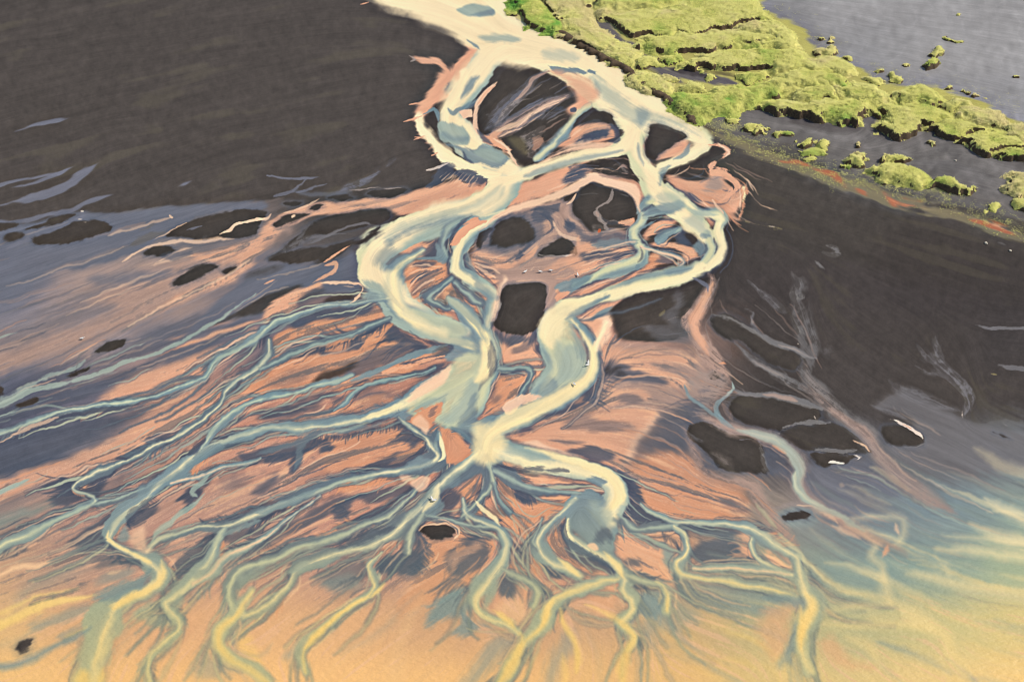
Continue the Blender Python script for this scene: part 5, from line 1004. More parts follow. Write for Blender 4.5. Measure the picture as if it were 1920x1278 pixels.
for kind, col, p, soft, op, r, st in OPS_TOP:
    if op <= 0: continue
    sl, a = coverage(kind, p, soft, r, taper=3 if kind == 'S' else 0)
    if sl is None: continue
    if col in 'mhMkPe' and r >= 2.5: a = a * (.35 + .65 * sstep(.55 * FN[sl] + .6 * LM[sl] + .35 * LF[sl], -.9, .7))
    lay(sl, a * op, col)
for k, (p, label, soft, r, col) in enumerate(ISLETS):
    sl, a = coverage('P', p, min(soft + .4, 3.6), r + .8, sea=0)
    sel = a > .5
    ISLE[sl][sel & (ISLE[sl] == 0)] = k + 1
# combed grain inside the water, dry streaks on the dark sand
lum = IMG.mean(2)
wetf = sstep(lum, 84, 110)
wetf2 = wetf * (1 - .8 * SEAF)
IMG *= (1 + wetf2 * ((.006 + .010 * sstep(-lum, -190, -140)) * LF + (.005 + .008 * sstep(-lum, -190, -140)) * LM + .012 * LC) + (1 - wetf) * (.014 * LC + .010 * LM + .022 * FN + .012 * LF))[..., None]
olive = (1 - wetf) * sstep(LC + fbm(90, 2) * .8, .9, 2.6) * (YY < 420) * (XX < 860)
IMG += (olive * .28)[..., None] * (np.array((104, 98, 82), np.float32) - IMG)
olive = (1 - wetf) * sstep(LC + fbm(90, 2) * .8, .9, 2.6) * (XX > 1340)
IMG += (olive * .35)[..., None] * (np.array((84, 78, 66), np.float32) - IMG)
sandy = sstep(XX - 1300 - (YY - 240) * 1.6, 0, 60) * sstep(-YY, -430, -380) * (rb_ := sstep(-np.abs(IMG[..., 0] - IMG[..., 2]), -22, -12))
rip = soft_noise(3) * .35 + sstep(np.abs(soft_noise(9) + .4 * LC), .0, .5) * -.5 + soft_noise(22) * .4
IMG *= (1 + (.045 + .05 * sstep(XX, 1400, 1500) * sstep(YY, 200, 240)) * sandy * rip)[..., None]
fine = blur(IMG, 1); wide = blur(IMG, 9)
keep = (1 - .7 * SEAF)[..., None]
IMG = IMG + keep * (.75 * (IMG - fine) + np.clip(.32 * (fine - wide), -16, 12))
# warm silt thickening towards the sea
IMG = np.clip(IMG, 4, 255)
# ================================================================ END OF SURVEY
import bpy, bmesh
from mathutils import Vector
scene = bpy.context.scene
scene.cycles.filter_width = 1.05
COLL = scene.collection
GAIN = np.array((1.24, 1.30, 1.42), np.float32)      # light that a white, level surface sends to the camera
EXPOSURE = 0.15
def lin(c):
    c = np.asarray(c, np.float32) / 255.0
    return np.where(c <= .04045, c / 12.92, ((c + .055) / 1.055) ** 2.4).astype(np.float32)
def albedo(c):
    return np.clip(lin(c) / GAIN, .004, .9)

def tag(o, label=None, cat=None, group=None, kind=None):
    if label: o['label'] = label
    if cat: o['category'] = cat
    if group: o['group'] = group
    if kind: o['kind'] = kind
    return o
def empty(name, loc, rz=0.0):
    o = bpy.data.objects.new(name, None); COLL.objects.link(o)
    o.location = loc; o.rotation_euler[2] = rz; o.empty_display_size = .3
    return o
def mesh_np(name, V, F, mat, parent=None, attrs=None, smooth=True, origin=None):
    """V (n,3) world or local points, F (m,k) faces, one mesh object"""
    me = bpy.data.meshes.new(name)
    V = np.asarray(V, np.float32)
    if origin is not None: V = V - np.asarray(origin, np.float32)
    n, m, k = len(V), len(F), F.shape[1]
    me.vertices.add(n); me.vertices.foreach_set('co', V.ravel())
    me.loops.add(m * k); me.loops.foreach_set('vertex_index', F.ravel().astype(np.int32))
    me.polygons.add(m)
    me.polygons.foreach_set('loop_start', (np.arange(m) * k).astype(np.int32)); me.polygons.foreach_set('loop_total', np.full(m, k, np.int32))
    me.update(calc_edges=True)
    if smooth: me.polygons.foreach_set('use_smooth', np.ones(m, bool))
    for key, a in (attrs or {}).items():
        if a.ndim == 2:
            at_ = me.attributes.new(key, 'FLOAT_COLOR', 'POINT'); at_.data.foreach_set('color', np.concatenate([a, np.ones((n, 1), np.float32)], 1).astype(np.float32).ravel())
        else:
            at_ = me.attributes.new(key, 'FLOAT', 'POINT'); at_.data.foreach_set('value', a.astype(np.float32).ravel())
    me.materials.append(mat)
    o = bpy.data.objects.new(name, me); COLL.objects.link(o)
    if parent is not None: o.parent = parent
    elif origin is not None: o.location = origin
    return o
def subset(F, sel):
    f = F[sel]; u, inv = np.unique(f, return_inverse=True)
    return u, inv.reshape(f.shape)

# ---------------------------------------------------------------- materials
def new_mat(name):
    m = bpy.data.materials.new(name); m.use_nodes = True
    nt = m.node_tree; b = nt.nodes['Principled BSDF']
    return m, nt, b
def N(nt, t, **kw):
    n = nt.nodes.new(t)
    for k, v in kw.items():
        if hasattr(n, k): setattr(n, k, v)
        else: n.inputs[k].default_value = v
    return n
def sediment_mat(name, rough, spec, grain, ripple):
    m, nt, b = new_mat(name); L = nt.links.new
    a = N(nt, 'ShaderNodeAttribute', attribute_name='sediment')
    geo = N(nt, 'ShaderNodeNewGeometry')
    n1 = N(nt, 'ShaderNodeTexNoise', Scale=grain, Detail=3.0, Roughness=.7)
    L(geo.outputs['Position'], n1.inputs['Vector'])
    mr = N(nt, 'ShaderNodeMapRange'); mr.inputs['From Min'].default_value = .25; mr.inputs['From Max'].default_value = .75
    mr.inputs['To Min'].default_value = .95 if ripple else .90; mr.inputs['To Max'].default_value = 1.05 if ripple else 1.10
    L(n1.outputs['Fac'], mr.inputs['Value'])
    mx = N(nt, 'ShaderNodeMix', data_type='RGBA', blend_type='MULTIPLY'); mx.inputs[0].default_value = 1
    L(a.outputs['Color'], mx.inputs[6]); L(mr.outputs['Result'], mx.inputs[7])
    L(mx.outputs[2], b.inputs['Base Color'])
    b.inputs['Roughness'].default_value = rough; b.inputs['Specular IOR Level'].default_value = spec
    # bump: sand grain or wind ripples (stronger where the water opens to the sea)
    mp = N(nt, 'ShaderNodeMapping'); mp.inputs['Rotation'].default_value = (0, 0, math.radians(-22)); mp.inputs['Scale'].default_value = (1.0, 1.8, 1)
    L(geo.outputs['Position'], mp.inputs['Vector'])
    n2 = N(nt, 'ShaderNodeTexNoise', Scale=1.5, Detail=3.0, Roughness=.55, Distortion=.0)
    L(mp.outputs['Vector'], n2.inputs['Vector'])
    s = N(nt, 'ShaderNodeAttribute', attribute_name='open_water')
    mul = N(nt, 'ShaderNodeMath', operation='MULTIPLY'); L(n2.outputs['Fac'], mul.inputs[0]); mul.inputs[1].default_value = 1; L(s.outputs['Fac'], mul.inputs[1])
    add = N(nt, 'ShaderNodeMath', operation='ADD'); L(mul.outputs[0], add.inputs[0])
    g = N(nt, 'ShaderNodeMath', operation='MULTIPLY'); g.inputs[1].default_value = .05 if ripple else .22
    L(n1.outputs['Fac'], g.inputs[0]); L(g.outputs[0], add.inputs[1])
    bp = N(nt, 'ShaderNodeBump', Strength=.7, Distance=.09)
    L(add.outputs[0], bp.inputs['Height']); L(bp.outputs['Normal'], b.inputs['Normal'])
    return m
M_SAND = sediment_mat('volcanic_sand', .85, .12, 7.0, False)
M_WATER = sediment_mat('silty_water', .5, .22, 5.0, True)
def plain_mat(name, col, rough=.8, var=.15, scale=8.0, col2=None):
    m, nt, b = new_mat(name); L = nt.links.new
    n = N(nt, 'ShaderNodeTexNoise', Scale=scale, Detail=4.0, Roughness=.65)
    geo = N(nt, 'ShaderNodeNewGeometry'); L(geo.outputs['Position'], n.inputs['Vector'])
    r = N(nt, 'ShaderNodeValToRGB')
    c = albedo(col); c2 = albedo(col2) if col2 else np.clip(c * (1 + var), 0, .9)
    c1 = c * (1 - var)
    r.color_ramp.elements[0].position = .32; r.color_ramp.elements[0].color = (*c1, 1)
    r.color_ramp.elements[1].position = .68; r.color_ramp.elements[1].color = (*c2, 1)
    L(n.outputs['Fac'], r.inputs['Fac']); L(r.outputs['Color'], b.inputs['Base Color'])
    b.inputs['Roughness'].default_value = rough; b.inputs['Specular IOR Level'].default_value = .2
    return m
M_SOIL = plain_mat('dark_peat', (78, 68, 60), .95, .25, 5.0, (120, 100, 78))
M_GULLW = plain_mat('white_plumage', (250, 250, 248), .7, .03, 30); M_GULLG = plain_mat('grey_plumage', (246, 247, 248), .7, .03, 30)
M_BEAK = plain_mat('yellow_beak', (220, 180, 60), .5, .05, 30); M_STONE = plain_mat('pale_stone', (205, 196, 180), .8, .2, 12)
M_PLAIN = plain_mat('distant_sand', (84, 78, 74), .9, .12, .02)
def tone_mat(name, stops, soft_n=False):
    m, nt, b = new_mat(name); L = nt.links.new
    a = N(nt, 'ShaderNodeAttribute', attribute_name='tone')
    r = N(nt, 'ShaderNodeValToRGB'); cr = r.color_ramp
    while len(cr.elements) < len(stops): cr.elements.new(.5)
    for e, (p_, c_) in zip(cr.elements, stops):
        e.position = p_; e.color = (*albedo(c_), 1)
    L(a.outputs['Fac'], r.inputs['Fac']); L(r.outputs['Color'], b.inputs['Base Color'])
    b.inputs['Roughness'].default_value = .9; b.inputs['Specular IOR Level'].default_value = .1
    if soft_n:                                    # thin blades scatter light like the sward they stand in
        g = N(nt, 'ShaderNodeNewGeometry'); v1 = N(nt, 'ShaderNodeVectorMath', operation='SCALE'); v1.inputs['Scale'].default_value = .35
        L(g.outputs['Normal'], v1.inputs[0]); v2 = N(nt, 'ShaderNodeVectorMath', operation='ADD'); v2.inputs[1].default_value = (.0, .0, 1)
        L(v1.outputs[0], v2.inputs[0]); v3 = N(nt, 'ShaderNodeVectorMath', operation='NORMALIZE'); L(v2.outputs[0], v3.inputs[0]); L(v3.outputs[0], b.inputs['Normal'])
    return m
GRASS_STOPS = [(0, (116, 186, 80)), (.25, (192, 208, 106)), (.5, (226, 224, 128)), (.75, (246, 238, 144)), (1, (232, 216, 152))]
M_TURF = tone_mat('turf', [(p_, tuple(np.array(c_) * .96)) for p_, c_ in GRASS_STOPS])
M_BLADE = tone_mat('grass_blade', [(p_, tuple(np.minimum(np.array(c_) * 1.1, 252))) for p_, c_ in GRASS_STOPS], True)

# ================================================================ ground, water, sandbars: one surveyed lattice
gxx, gyy = np.meshgrid(gx.astype(float), gy.astype(float))
WXX, WYY = at(gxx, gyy)
lumf = IMG.mean(2); rb = IMG[..., 0] - IMG[..., 2]
dry = blur((sstep(-lumf, -98, -84) * sstep(rb, -16, -6)).astype(np.float32), 2)
upland = ((gyy < 235 + (gxx - 1330) * .34) & (gxx > 1335)) | ((gxx > 945 + np.clip(gyy, 0, 400) * 1.55) & (gyy < 245))
upland = upland & (ISLE == 0) & ~((gxx < 1345) & (lumf > 130))
dry = np.maximum(dry, upland.astype(np.float32))
isl = (ISLE > 0)
sd_in = blur(isl.astype(np.float32), 4)
Z = .04 * np.clip(dry, 0, 1) + .006 * FN * dry
Z = np.where(isl, .012 + .09 * sstep(sd_in, .5, 1.0), Z)
idx = np.arange(NX * NY).reshape(NY, NX)
FACES = np.stack([idx[1:, :-1], idx[1:, 1:], idx[:-1, 1:], idx[:-1, :-1]], -1).reshape(-1, 4)
fi_isle = ISLE[:-1, :-1].ravel()
fdry = (dry[:-1, :-1] + dry[1:, 1:]).ravel() > 1.0
VERT = np.stack([WXX, WYY, Z], -1).reshape(-1, 3).astype(np.float32)
ALB = albedo(IMG).reshape(-1, 3)
OPEN = (sstep(gyy, 930, 1160) * 1.1 + .08).astype(np.float32).ravel()
def cut(name, sel, mat, origin=None):
    u, f = subset(FACES, sel)
    return mesh_np(name, VERT[u], f, mat, None, dict(sediment=ALB[u], open_water=OPEN[u]), True, origin)
tag(cut('ground', fdry & (fi_isle == 0), M_SAND), 'dark volcanic sand plain around the delta', 'ground', kind='structure')
tag(cut('river_water', ~fdry & (fi_isle == 0), M_WATER), 'silty braided river water in cream, blue-grey and salmon pink', 'water', kind='structure')
for k, (p, label, soft, r, col) in enumerate(ISLETS):
    sel = fi_isle == k + 1
    if sel.sum() < 4: continue
    x, y = at(*p[:, :2].mean(0))
    o = cut('sandbar', sel, M_SAND, (float(x), float(y), 0.0))
    tag(o, label, 'sandbar', 'dark sandbars in the delta')
# the plain runs on to the horizon
ring = [(9000 * math.cos(a), 9000 * math.sin(a), -.25) for a in np.linspace(0, 2 * math.pi, 97)[:-1]]
me = bpy.data.meshes.new('plain'); me.from_pydata(ring, [], [list(range(96))]); me.materials.append(M_PLAIN)
o = bpy.data.objects.new('plain', me); COLL.objects.link(o); tag(o, 'dark sand plain running out to the horizon', 'ground', kind='structure')
# ================================================================ turf mounds on the bank
# (top outline in the photo, height m, tone 0 green .. 1 straw, part of the bank that is cut steep, label)
TURF = [
 ("944,-8 1000,-6 1020,20 1046,44 1040,56 1018,58 996,50 976,40 962,22", 1.0, .08, 1, "vivid green strip of turf along the river at the top edge"),
 ("1000,-14 1112,-14 1104,12 1108,40 1122,52 1152,76 1182,86 1178,98 1142,100 1110,92 1074,78 1048,62 1034,50 1026,24", 1.0, .8, 1, "yellow turf bank between the vivid green strip and the dark gully"),
 ("1106,28 1150,16 1250,2 1300,-20 1390,-20 1420,18 1440,30 1402,36 1352,46 1302,60 1240,66 1204,60 1182,68 1166,60 1150,46 1122,32", 1.7, .52, 2, "broad topmost turf plateau above the dark gully, touching the top edge"),
 ("1112,-22 1300,-30 1250,2 1150,16 1120,22", 1.4, .5, 0, "turf ridge cut by the top edge just behind the broad topmost plateau"),
 ("1118,96 1145,88 1176,92 1181,108 1165,118 1140,113 1122,104", .9, .85, 0, "straw-yellow rounded hummock right on the river bank"),
 ("1174,106 1200,100 1226,104 1226,118 1205,123 1180,120", .9, .6, 0, "oval light hummock between the straw-yellow one and the dark gully"),
 ("1188,80 1216,62 1290,56 1380,50 1450,66 1412,86 1380,82 1330,92 1266,92 1232,97 1205,92", 1.8, .5, 2, "long turf lobe with a dark overhang at its left tip, second from the top"),
 ("1268,116 1310,97 1360,87 1420,92 1480,86 1500,101 1480,121 1430,126 1410,121 1350,126 1310,122 1290,129", 1.8, .42, 2, "turf lobe with a wide dark broken bank below it, in the middle of the terrace"),
 ("1380,50 1440,32 1478,50 1490,66 1496,84 1450,84 1420,92 1400,88 1450,66", 1.2, .6, 0, "scrubby pale turf shoulder facing the grey sand at the top right"),
 ("1230,108 1250,99 1266,96 1271,105 1252,118 1233,119", 1.2, .35, 2, "small steep green hummock with a shaggy dark front, in the gully"),
 ("1364,136 1400,128 1426,128 1421,140 1396,151 1374,150", 1.4, .5, 2, "narrow green spur with a dark face jutting into the sandy hollow"),
 ("1238,186 1256,166 1300,170 1340,158 1392,155 1440,142 1480,142 1500,152 1480,166 1440,172 1420,182 1386,192 1370,201 1340,206 1290,211 1264,201", 1.4, .3, 0, "bright green turf slope falling to the river bank"),
 ("1170,141 1190,135 1220,140 1240,150 1236,165 1215,168 1190,156", .8, .72, 0, "yellowish low turf patch at the water's edge below the gully"),
 ("1226,140 1250,136 1258,143 1240,150 1228,148", .7, .6, 0, "small round tuft beside the yellowish low patch"),
 ("1258,156 1285,150 1312,158 1300,169 1266,168", .9, .6, 0, "low pale hummock tucked behind the bright green slope"),
 ("1306,138 1322,135 1332,142 1322,150 1308,148", .6, .55, 0, "lone small tussock in the sandy hollow under the broken bank"),
 ("1424,192 1452,181 1510,182 1562,180 1632,180 1641,196 1626,216 1610,229 1595,221 1570,219 1530,216 1500,211 1480,206 1450,202", 2.5, .4, 2, "large flat turf tongue over a tall dark earth bank"),
 ("1438,152 1480,131 1530,128 1580,140 1591,150 1560,156 1500,156 1460,166 1440,172", 1.6, .35, 0, "rounded green turf ridge behind the large flat tongue"),
 ("1498,162 1546,150 1570,160 1576,176 1520,179 1500,174", 1.5, .35, 0, "small domed green rise between the ridge and the flat tongue"),
 ("1560,156 1610,150 1652,157 1676,180 1660,188 1620,186 1590,179", 1.5, .65, 0, "yellowish dome right of the small green rise"),
 ("1500,116 1545,100 1580,108 1606,126 1590,138 1540,130 1500,124", 1.0, .65, 0, "light scrubby mound at the edge of the grey sand, above the yellowish dome"),
 ("1440,104 1480,98 1530,112 1560,128 1500,130 1450,128", 1.3, .5, 0, "mid-green turf shoulder above the rounded ridge"),
 ("1680,181 1700,156 1726,150 1756,166 1771,181 1750,189 1710,189", 1.5, .6, 0, "big yellow-green dome standing against the grey sand"),
 ("1640,191 1700,189 1760,196 1786,206 1780,216 1750,226 1720,241 1690,256 1680,251 1660,241 1646,236 1656,211", 2.2, .42, 2, "turf tongue pointing down at the stream with an undercut bank"),
 ("1716,188 1740,184 1758,190 1740,196", 1.3, .55, 0, "little round rise at the foot of the big yellow-green dome"),
 ("1758,191 1790,180 1816,182 1836,196 1810,204 1780,201", 1.2, .7, 0, "flat straw-coloured hummock to the right of the big dome"),
 ("1733,241 1760,226 1800,221 1852,236 1830,242 1806,251 1780,256 1766,251 1750,239", 2.0, .42, 2, "smooth turf lobe with a dark hollow at its left corner"),
 ("1794,206 1830,200 1870,206 1891,226 1870,233 1830,221 1800,213", .9, .8, 0, "scrubby straw patch above the smooth lobe with the hollow"),
 ("1808,256 1850,241 1900,246 1922,261 1920,271 1880,277 1860,290 1840,281 1824,266", 2.0, .42, 2, "turf lobe with a jagged black notch near the right edge"),
 ("1870,281 1920,266 2000,262 2060,280 2010,305 1940,296 1900,294 1876,289", 2.0, .25, 2, "bright green turf lobe cut by the right edge above black soil"),
 ("1888,236 1920,228 1990,232 2000,250 1930,256 1905,251", 1.0, .7, 0, "pale scrub mound at the right edge above the bright lobe"),
 ("1528,88 1560,80 1577,90 1560,100 1530,98", .8, .75, 0, "thin scrub patch on the grey sand, left of the lone tussocks"),
 ("1378,233 1392,226 1410,228 1414,236 1396,243 1378,240", .8, .32, 0, "leftmost green hummock in the row below the tall bank"),
 ("1414,241 1430,234 1446,238 1446,246 1430,250 1416,248", .7, .35, 0, "second hummock in the row below the tall bank"),
 ("1450,246 1466,240 1482,244 1482,252 1464,255 1450,252", .6, .3, 0, "third, flat and green hummock in the row below the tall bank"),
 ("1346,222 1362,217 1376,222 1372,229 1352,229", .5, .5, 0, "pale low tuft between the green slope and the row of hummocks"),
 ("1491,256 1506,251 1526,252 1526,262 1508,267 1492,264", .9, .6, 0, "yellow-green tussock at the left end of the stream bed"),
 ("1528,262 1545,258 1558,262 1556,272 1540,276 1528,272", .8, .5, 0, "round tussock touching the yellow-green one on its right"),
 ("1502,278 1522,272 1550,276 1554,286 1530,290 1504,288", .6, .22, 0, "fresh green low clump in front of the two tussocks"),
 ("1510,296 1524,293 1536,295 1532,302 1514,302", .4, .4, 0, "small bright patch of moss at the margin of the dark plain"),
 ("1582,290 1596,283 1622,280 1630,284 1618,300 1604,303 1584,297", 1.1, .62, 0, "domed straw tussock with a ragged front in the stream bed"),
 ("1650,287 1668,282 1694,284 1702,289 1688,297 1656,296", .9, .72, 0, "flat straw tussock right of the domed one"),
 ("1636,310 1660,301 1702,306 1726,318 1736,329 1706,338 1682,332 1650,321", 1.2, .5, 0, "long lumpy green mound on the near side of the stream"),
 ("1738,336 1762,327 1802,333 1832,350 1792,351 1752,346", 1.2, .35, 0, "tapering green mound with a brown edge pointing right"),
 ("1574,306 1584,303 1592,308 1582,312", .4, .35, 0, "tiny moss patch between the two long tussocks and the dark plain"),
 ("1600,266 1608,262 1613,268 1606,273 1601,271", .5, .98, 0, "small rusty brown clump alone in the stream bed"),
 ("1742,266 1754,262 1762,268 1750,274", .5, .6, 0, "little tuft under the smooth lobe beside the stream"),
 ("1890,326 1904,316 1925,320 1960,330 1960,345 1920,350 1896,342", 1.4, .85, 0, "brown shaggy mound at the right edge across the stream"),
 ("1846,382 1866,375 1884,382 1880,394 1858,396", .5, .35, 0, "low mossy clump on the margin at the right"),
 ("1892,374 1912,366 1960,370 1960,390 1904,388", .7, .4, 0, "mossy mound at the right edge below the brown shaggy one"),
 ("1728,115 1740,102 1756,104 1760,112 1746,124 1734,122", 1.2, .3, 0, "round green tussock alone out on the grey sand"),
 ("1744,96 1762,88 1776,94 1762,102 1748,101", .7, .7, 0, "straw tuft just behind the round green tussock"),
 ("1766,68 1776,63 1784,72 1806,74 1806,78 1776,76", .4, .45, 0, "thin crescent of grass on the grey sand"),
 ("1788,26 1798,22 1806,26 1798,30", .3, .6, 0, "faint small tuft farthest out on the grey sand"),
 ("1580,106 1592,101 1604,106 1592,110", .6, .6, 0, "small tussock just off the scrubby edge on the grey sand"),
 ("1530,68 1540,64 1547,68 1540,72", .5, .6, 0, "tiny tuft near the top of the scrubby edge"),
 ("1553,74 1562,70 1568,74 1560,77", .4, .7, 0, "tiny straw tuft below and right of the topmost tiny one"),
 ("1648,131 1660,128 1671,132 1660,136", .5, .4, 0, "thin green tuft left of the sandy streak"),
 ("1662,143 1676,137 1693,141 1690,149 1670,150", .7, .55, 0, "low spreading tussock beside the sandy streak"),
 ("1622,145 1634,139 1648,144 1658,150 1640,152", .5, .65, 0, "faint spread of straw grass left of the low spreading tussock"),
 ("1692,120 1702,116 1709,120 1701,124", .4, .8, 0, "pale straw tuft halfway to the round green tussock"),
 ("1890,140 1900,137 1908,141 1898,144", .4, .7, 0, "lone pale tuft on the sand near the right edge"),
 ("1768,160 1780,156 1790,160 1780,165", .5, .7, 0, "small straw tuft above the flat straw hummock"),
 ("1802,169 1816,166 1826,170 1814,175", .5, .75, 0, "straw tuft behind the scrubby patch, the left one of a pair"),
 ("1824,179 1838,175 1848,181 1836,186", .5, .75, 0, "straw tuft behind the scrubby patch, the right one of a pair"),
]
TURF = [t for t in TURF if t[4]]
RES = .14
bx0, bx1 = -6.0, 112.0
by0, by1 = float(at(960, 420)[1]), float(at(960, -70)[1])
tx_ = np.arange(bx0, bx1, RES); ty_ = np.arange(by0, by1, RES)
TX, TY = np.meshgrid(tx_, ty_)
tn, tm = TX.shape
def wn(cell):
    return resize(rng.standard_normal((int(tn * RES / cell) + 3, int(tm * RES / cell) + 3)).astype(np.float32), tn, tm)
n_big, n_mid, n_sml, n_tiny = wn(5.0), wn(1.6), wn(.7), wn(.3)
QX, QY = TX + .35 * n_mid + .22 * n_sml + .08 * n_tiny, TY + .35 * wn(1.6) + .22 * wn(.7)
HT = np.full(TX.shape, -1.0); OWN = np.zeros(TX.shape, np.int32); TONE = np.full(TX.shape, .5)
for k, (s, h, tone, cutk, label) in enumerate(TURF):
    h = h * (.85 if cutk != 2 else .52)
    q = catmull(pts(s), True, 4)
    qx, qy = at(q[:, 0], q[:, 1], h * .92)
    w = np.stack([qx, qy], 1); w[:, 0] += .9 * (q[:, 0].mean() < 1420)
    pad = 1.5
    j0 = max(int((w[:, 0].min() - pad - bx0) / RES), 0); j1 = min(int((w[:, 0].max() + pad - bx0) / RES) + 1, tm)
    i0_ = max(int((w[:, 1].min() - pad - by0) / RES), 0); i1 = min(int((w[:, 1].max() + pad - by0) / RES) + 1, tn)
    if j1 <= j0 or i1 <= i0_: continue
    sl = (slice(i0_, i1), slice(j0, j1))
    sd = -seg_sd_poly(w.astype(np.float32), QX[sl].astype(np.float32), QY[sl].astype(np.float32))
    gy_, gx_ = np.gradient(blur(sd.astype(np.float32), 2), RES)
    nrm = np.sqrt(gx_ ** 2 + gy_ ** 2) + 1e-4
    face = (gx_ * .35 + gy_ * .94) / nrm            # 1 where the edge faces the river: there the stream has cut a bank
    back = 1 - sstep(face + .55 * n_big[sl], .45, .8) * (1 if cutk >= 1 else 0)
    if cutk == 2: back = 1 - sstep(face + .5 * n_big[sl] + .25 * n_mid[sl], .15, .7)
    size = max(float(sd.max()), .3)
    small = size < 1.6
    if not small: sd = sd + back * 1.1 - .2
    edge = np.minimum(np.maximum(.42 + .25 * n_mid[sl], .25) + back * (2.8 + .8 * n_mid[sl]), size * .95) if not small else np.full(sd.shape, size * (.95))
    t = np.clip(sd / edge, 0, 1)
    prof = t * (2 - t) if small else sstep(t, 0, 1) * .82 + .18 * np.clip(sd / 6.0, 0, 1) ** .7
    hh = h * prof + np.where(sd > 0, (.07 * n_mid[sl] + .03 * n_sml[sl] + .02 * n_tiny[sl]) * np.clip(sd / .5, 0, 1) * min(1, h), -.4)
    better = hh > HT[sl]
    HT[sl] = np.where(better, hh, HT[sl]); OWN[sl] = np.where(better & (sd > 0), k + 1, OWN[sl])
    tn_ = .20 + tone * .9 + .10 * n_big[sl] + .10 * n_mid[sl] + .06 * n_sml[sl] - .10 * sstep(face, .2, .9)
    TONE[sl] = np.where(better, tn_, TONE[sl])
HT = np.maximum(HT, -.12)
tidx = np.arange(tn * tm).reshape(tn, tm)
TF = np.stack([tidx[:-1, :-1], tidx[:-1, 1:], tidx[1:, 1:], tidx[1:, :-1]], -1).reshape(-1, 4)
hv = HT.ravel(); tv = np.clip(TONE, 0, 1).ravel()
fh = hv[TF]; fown = OWN.ravel()[TF][np.arange(len(TF)), fh.argmax(1)]
slope = (fh.max(1) - fh.min(1)) / RES
steep = blur(((slope > 1.9) & (fown > 0)).reshape(tn - 1, tm - 1).astype(np.float32), 0).ravel() > .5
TV = np.stack([TX.ravel(), TY.ravel(), hv], -1)
live = (fown > 0) & (fh.max(1) > .03)
def blades_mesh(cx, cy, cz, tone, parent, origin, size):
    """tufts of three leaning blades each, one mesh"""
    n = len(cx); B_ = 3
    az = rng.uniform(0, 2 * math.pi, (n, B_)); ln = size * rng.uniform(.7, 1.5, (n, B_)); wd = size * rng.uniform(.22, .42, (n, B_))
    lean = rng.uniform(.6, 1.1, (n, B_))
    base = np.stack([cx, cy, cz - .03], -1)[:, None, :] + np.concatenate([rng.normal(0, size * .3, (n, B_, 2)), np.zeros((n, B_, 1))], -1)
    d = np.stack([np.cos(az), np.sin(az), np.zeros_like(az)], -1); e = np.stack([-np.sin(az), np.cos(az), np.zeros_like(az)], -1)
    up = np.array([0, 0, 1.0])
    tip = base + d * (lean * ln)[..., None] + up * (ln * (1.05 - .5 * lean))[..., None]
    V = np.stack([base - e * wd[..., None], base + e * wd[..., None], tip], 2).reshape(-1, 3)
    F = np.arange(len(V)).reshape(-1, 3)
    tn2 = np.repeat((tone[:, None] + rng.normal(0, .06, (n, B_))).ravel(), 3)
    return mesh_np('grass_blades', V, F, M_BLADE, parent, dict(tone=np.clip(tn2, 0, 1)), False, origin)
for k, (s, h, tone, cutk, label) in enumerate(TURF):
    sel = live & (fown == k + 1)
    if sel.sum() < 3: continue
    fc = TV[TF[sel]].mean(1)
    org = (float(fc[:, 0].mean()), float(fc[:, 1].mean()), 0.0)
    root = empty('turf_mound', org)
    tag(root, label, 'turf mound', 'turf mounds on the river bank')
    st = sel & steep
    tf = sel & ~steep
    if tf.sum():
        u, f = subset(TF, tf); mesh_np('turf', TV[u], f, M_TURF, root, dict(tone=tv[u]), True, org)
    if st.sum():
        u, f = subset(TF, st); mesh_np('soil_bank', TV[u], f, M_SOIL, root, None, True, org)
    if tf.sum():
        c = TV[TF[tf]].mean(1); tt = tv[TF[tf]].mean(1)
        m = int(len(c) * .8) + 2
        pick = rng.integers(0, len(c), m)
        blades_mesh(c[pick, 0] + rng.uniform(-.07, .07, m), c[pick, 1] + rng.uniform(-.07, .07, m), c[pick, 2], tt[pick], root, org, .17 if h > .6 else .14)
        tag(root.children[-1], kind='stuff')
# the low earth edge where the river undercuts the turf
q = catmull(pts("985,49 1012,56 1044,67 1070,84 1092,97 1116,110 1140,122 1166,136 1173,148 1198,164 1228,183 1258,203 1278,221 1300,239"), False, 10)
qx, qy = at(q[:, 0], q[:, 1]); qx = qx + .7; nq = len(q)
d_ = np.stack([np.gradient(qx), np.gradient(qy)], 1); d_ /= np.hypot(d_[:, 0], d_[:, 1])[:, None]; nn = np.stack([d_[:, 1], -d_[:, 0]], 1) * -1
nn *= np.where(nn[:, :1] < 0, -1, 1) * np.sign(nn[:, :1] + 1e-9) if False else 1
jag = rng.normal(0, .16, nq) + .3 * np.sin(np.arange(nq) * .7)
prof = [(-.28, -.12), (-.16, .22), (-.02, .42), (.25, .50), (.7, .46), (1.2, -.12)]
V = []
for i in range(nq):
    f = min(1, i / 8, (nq - 1 - i) / 8)
    for a_, z_ in prof:
        V.append((qx[i] + nn[i, 0] * (a_ + jag[i] * (a_ < .5)) * (.3 + .7 * f), qy[i] + nn[i, 1] * (a_ + jag[i] * (a_ < .5)) * (.3 + .7 * f), (z_ + rng.normal(0, .04)) * f - .02))
kq = len(prof); ii = np.arange((nq - 1) * kq).reshape(nq - 1, kq)[:, :-1].ravel()
o = mesh_np('earth_bank', V, np.stack([ii, ii + 1, ii + kq + 1, ii + kq], -1), M_SOIL, None, None, False, None)
tag(o, "dark earth edge running along the cream river under the turf", 'bank')
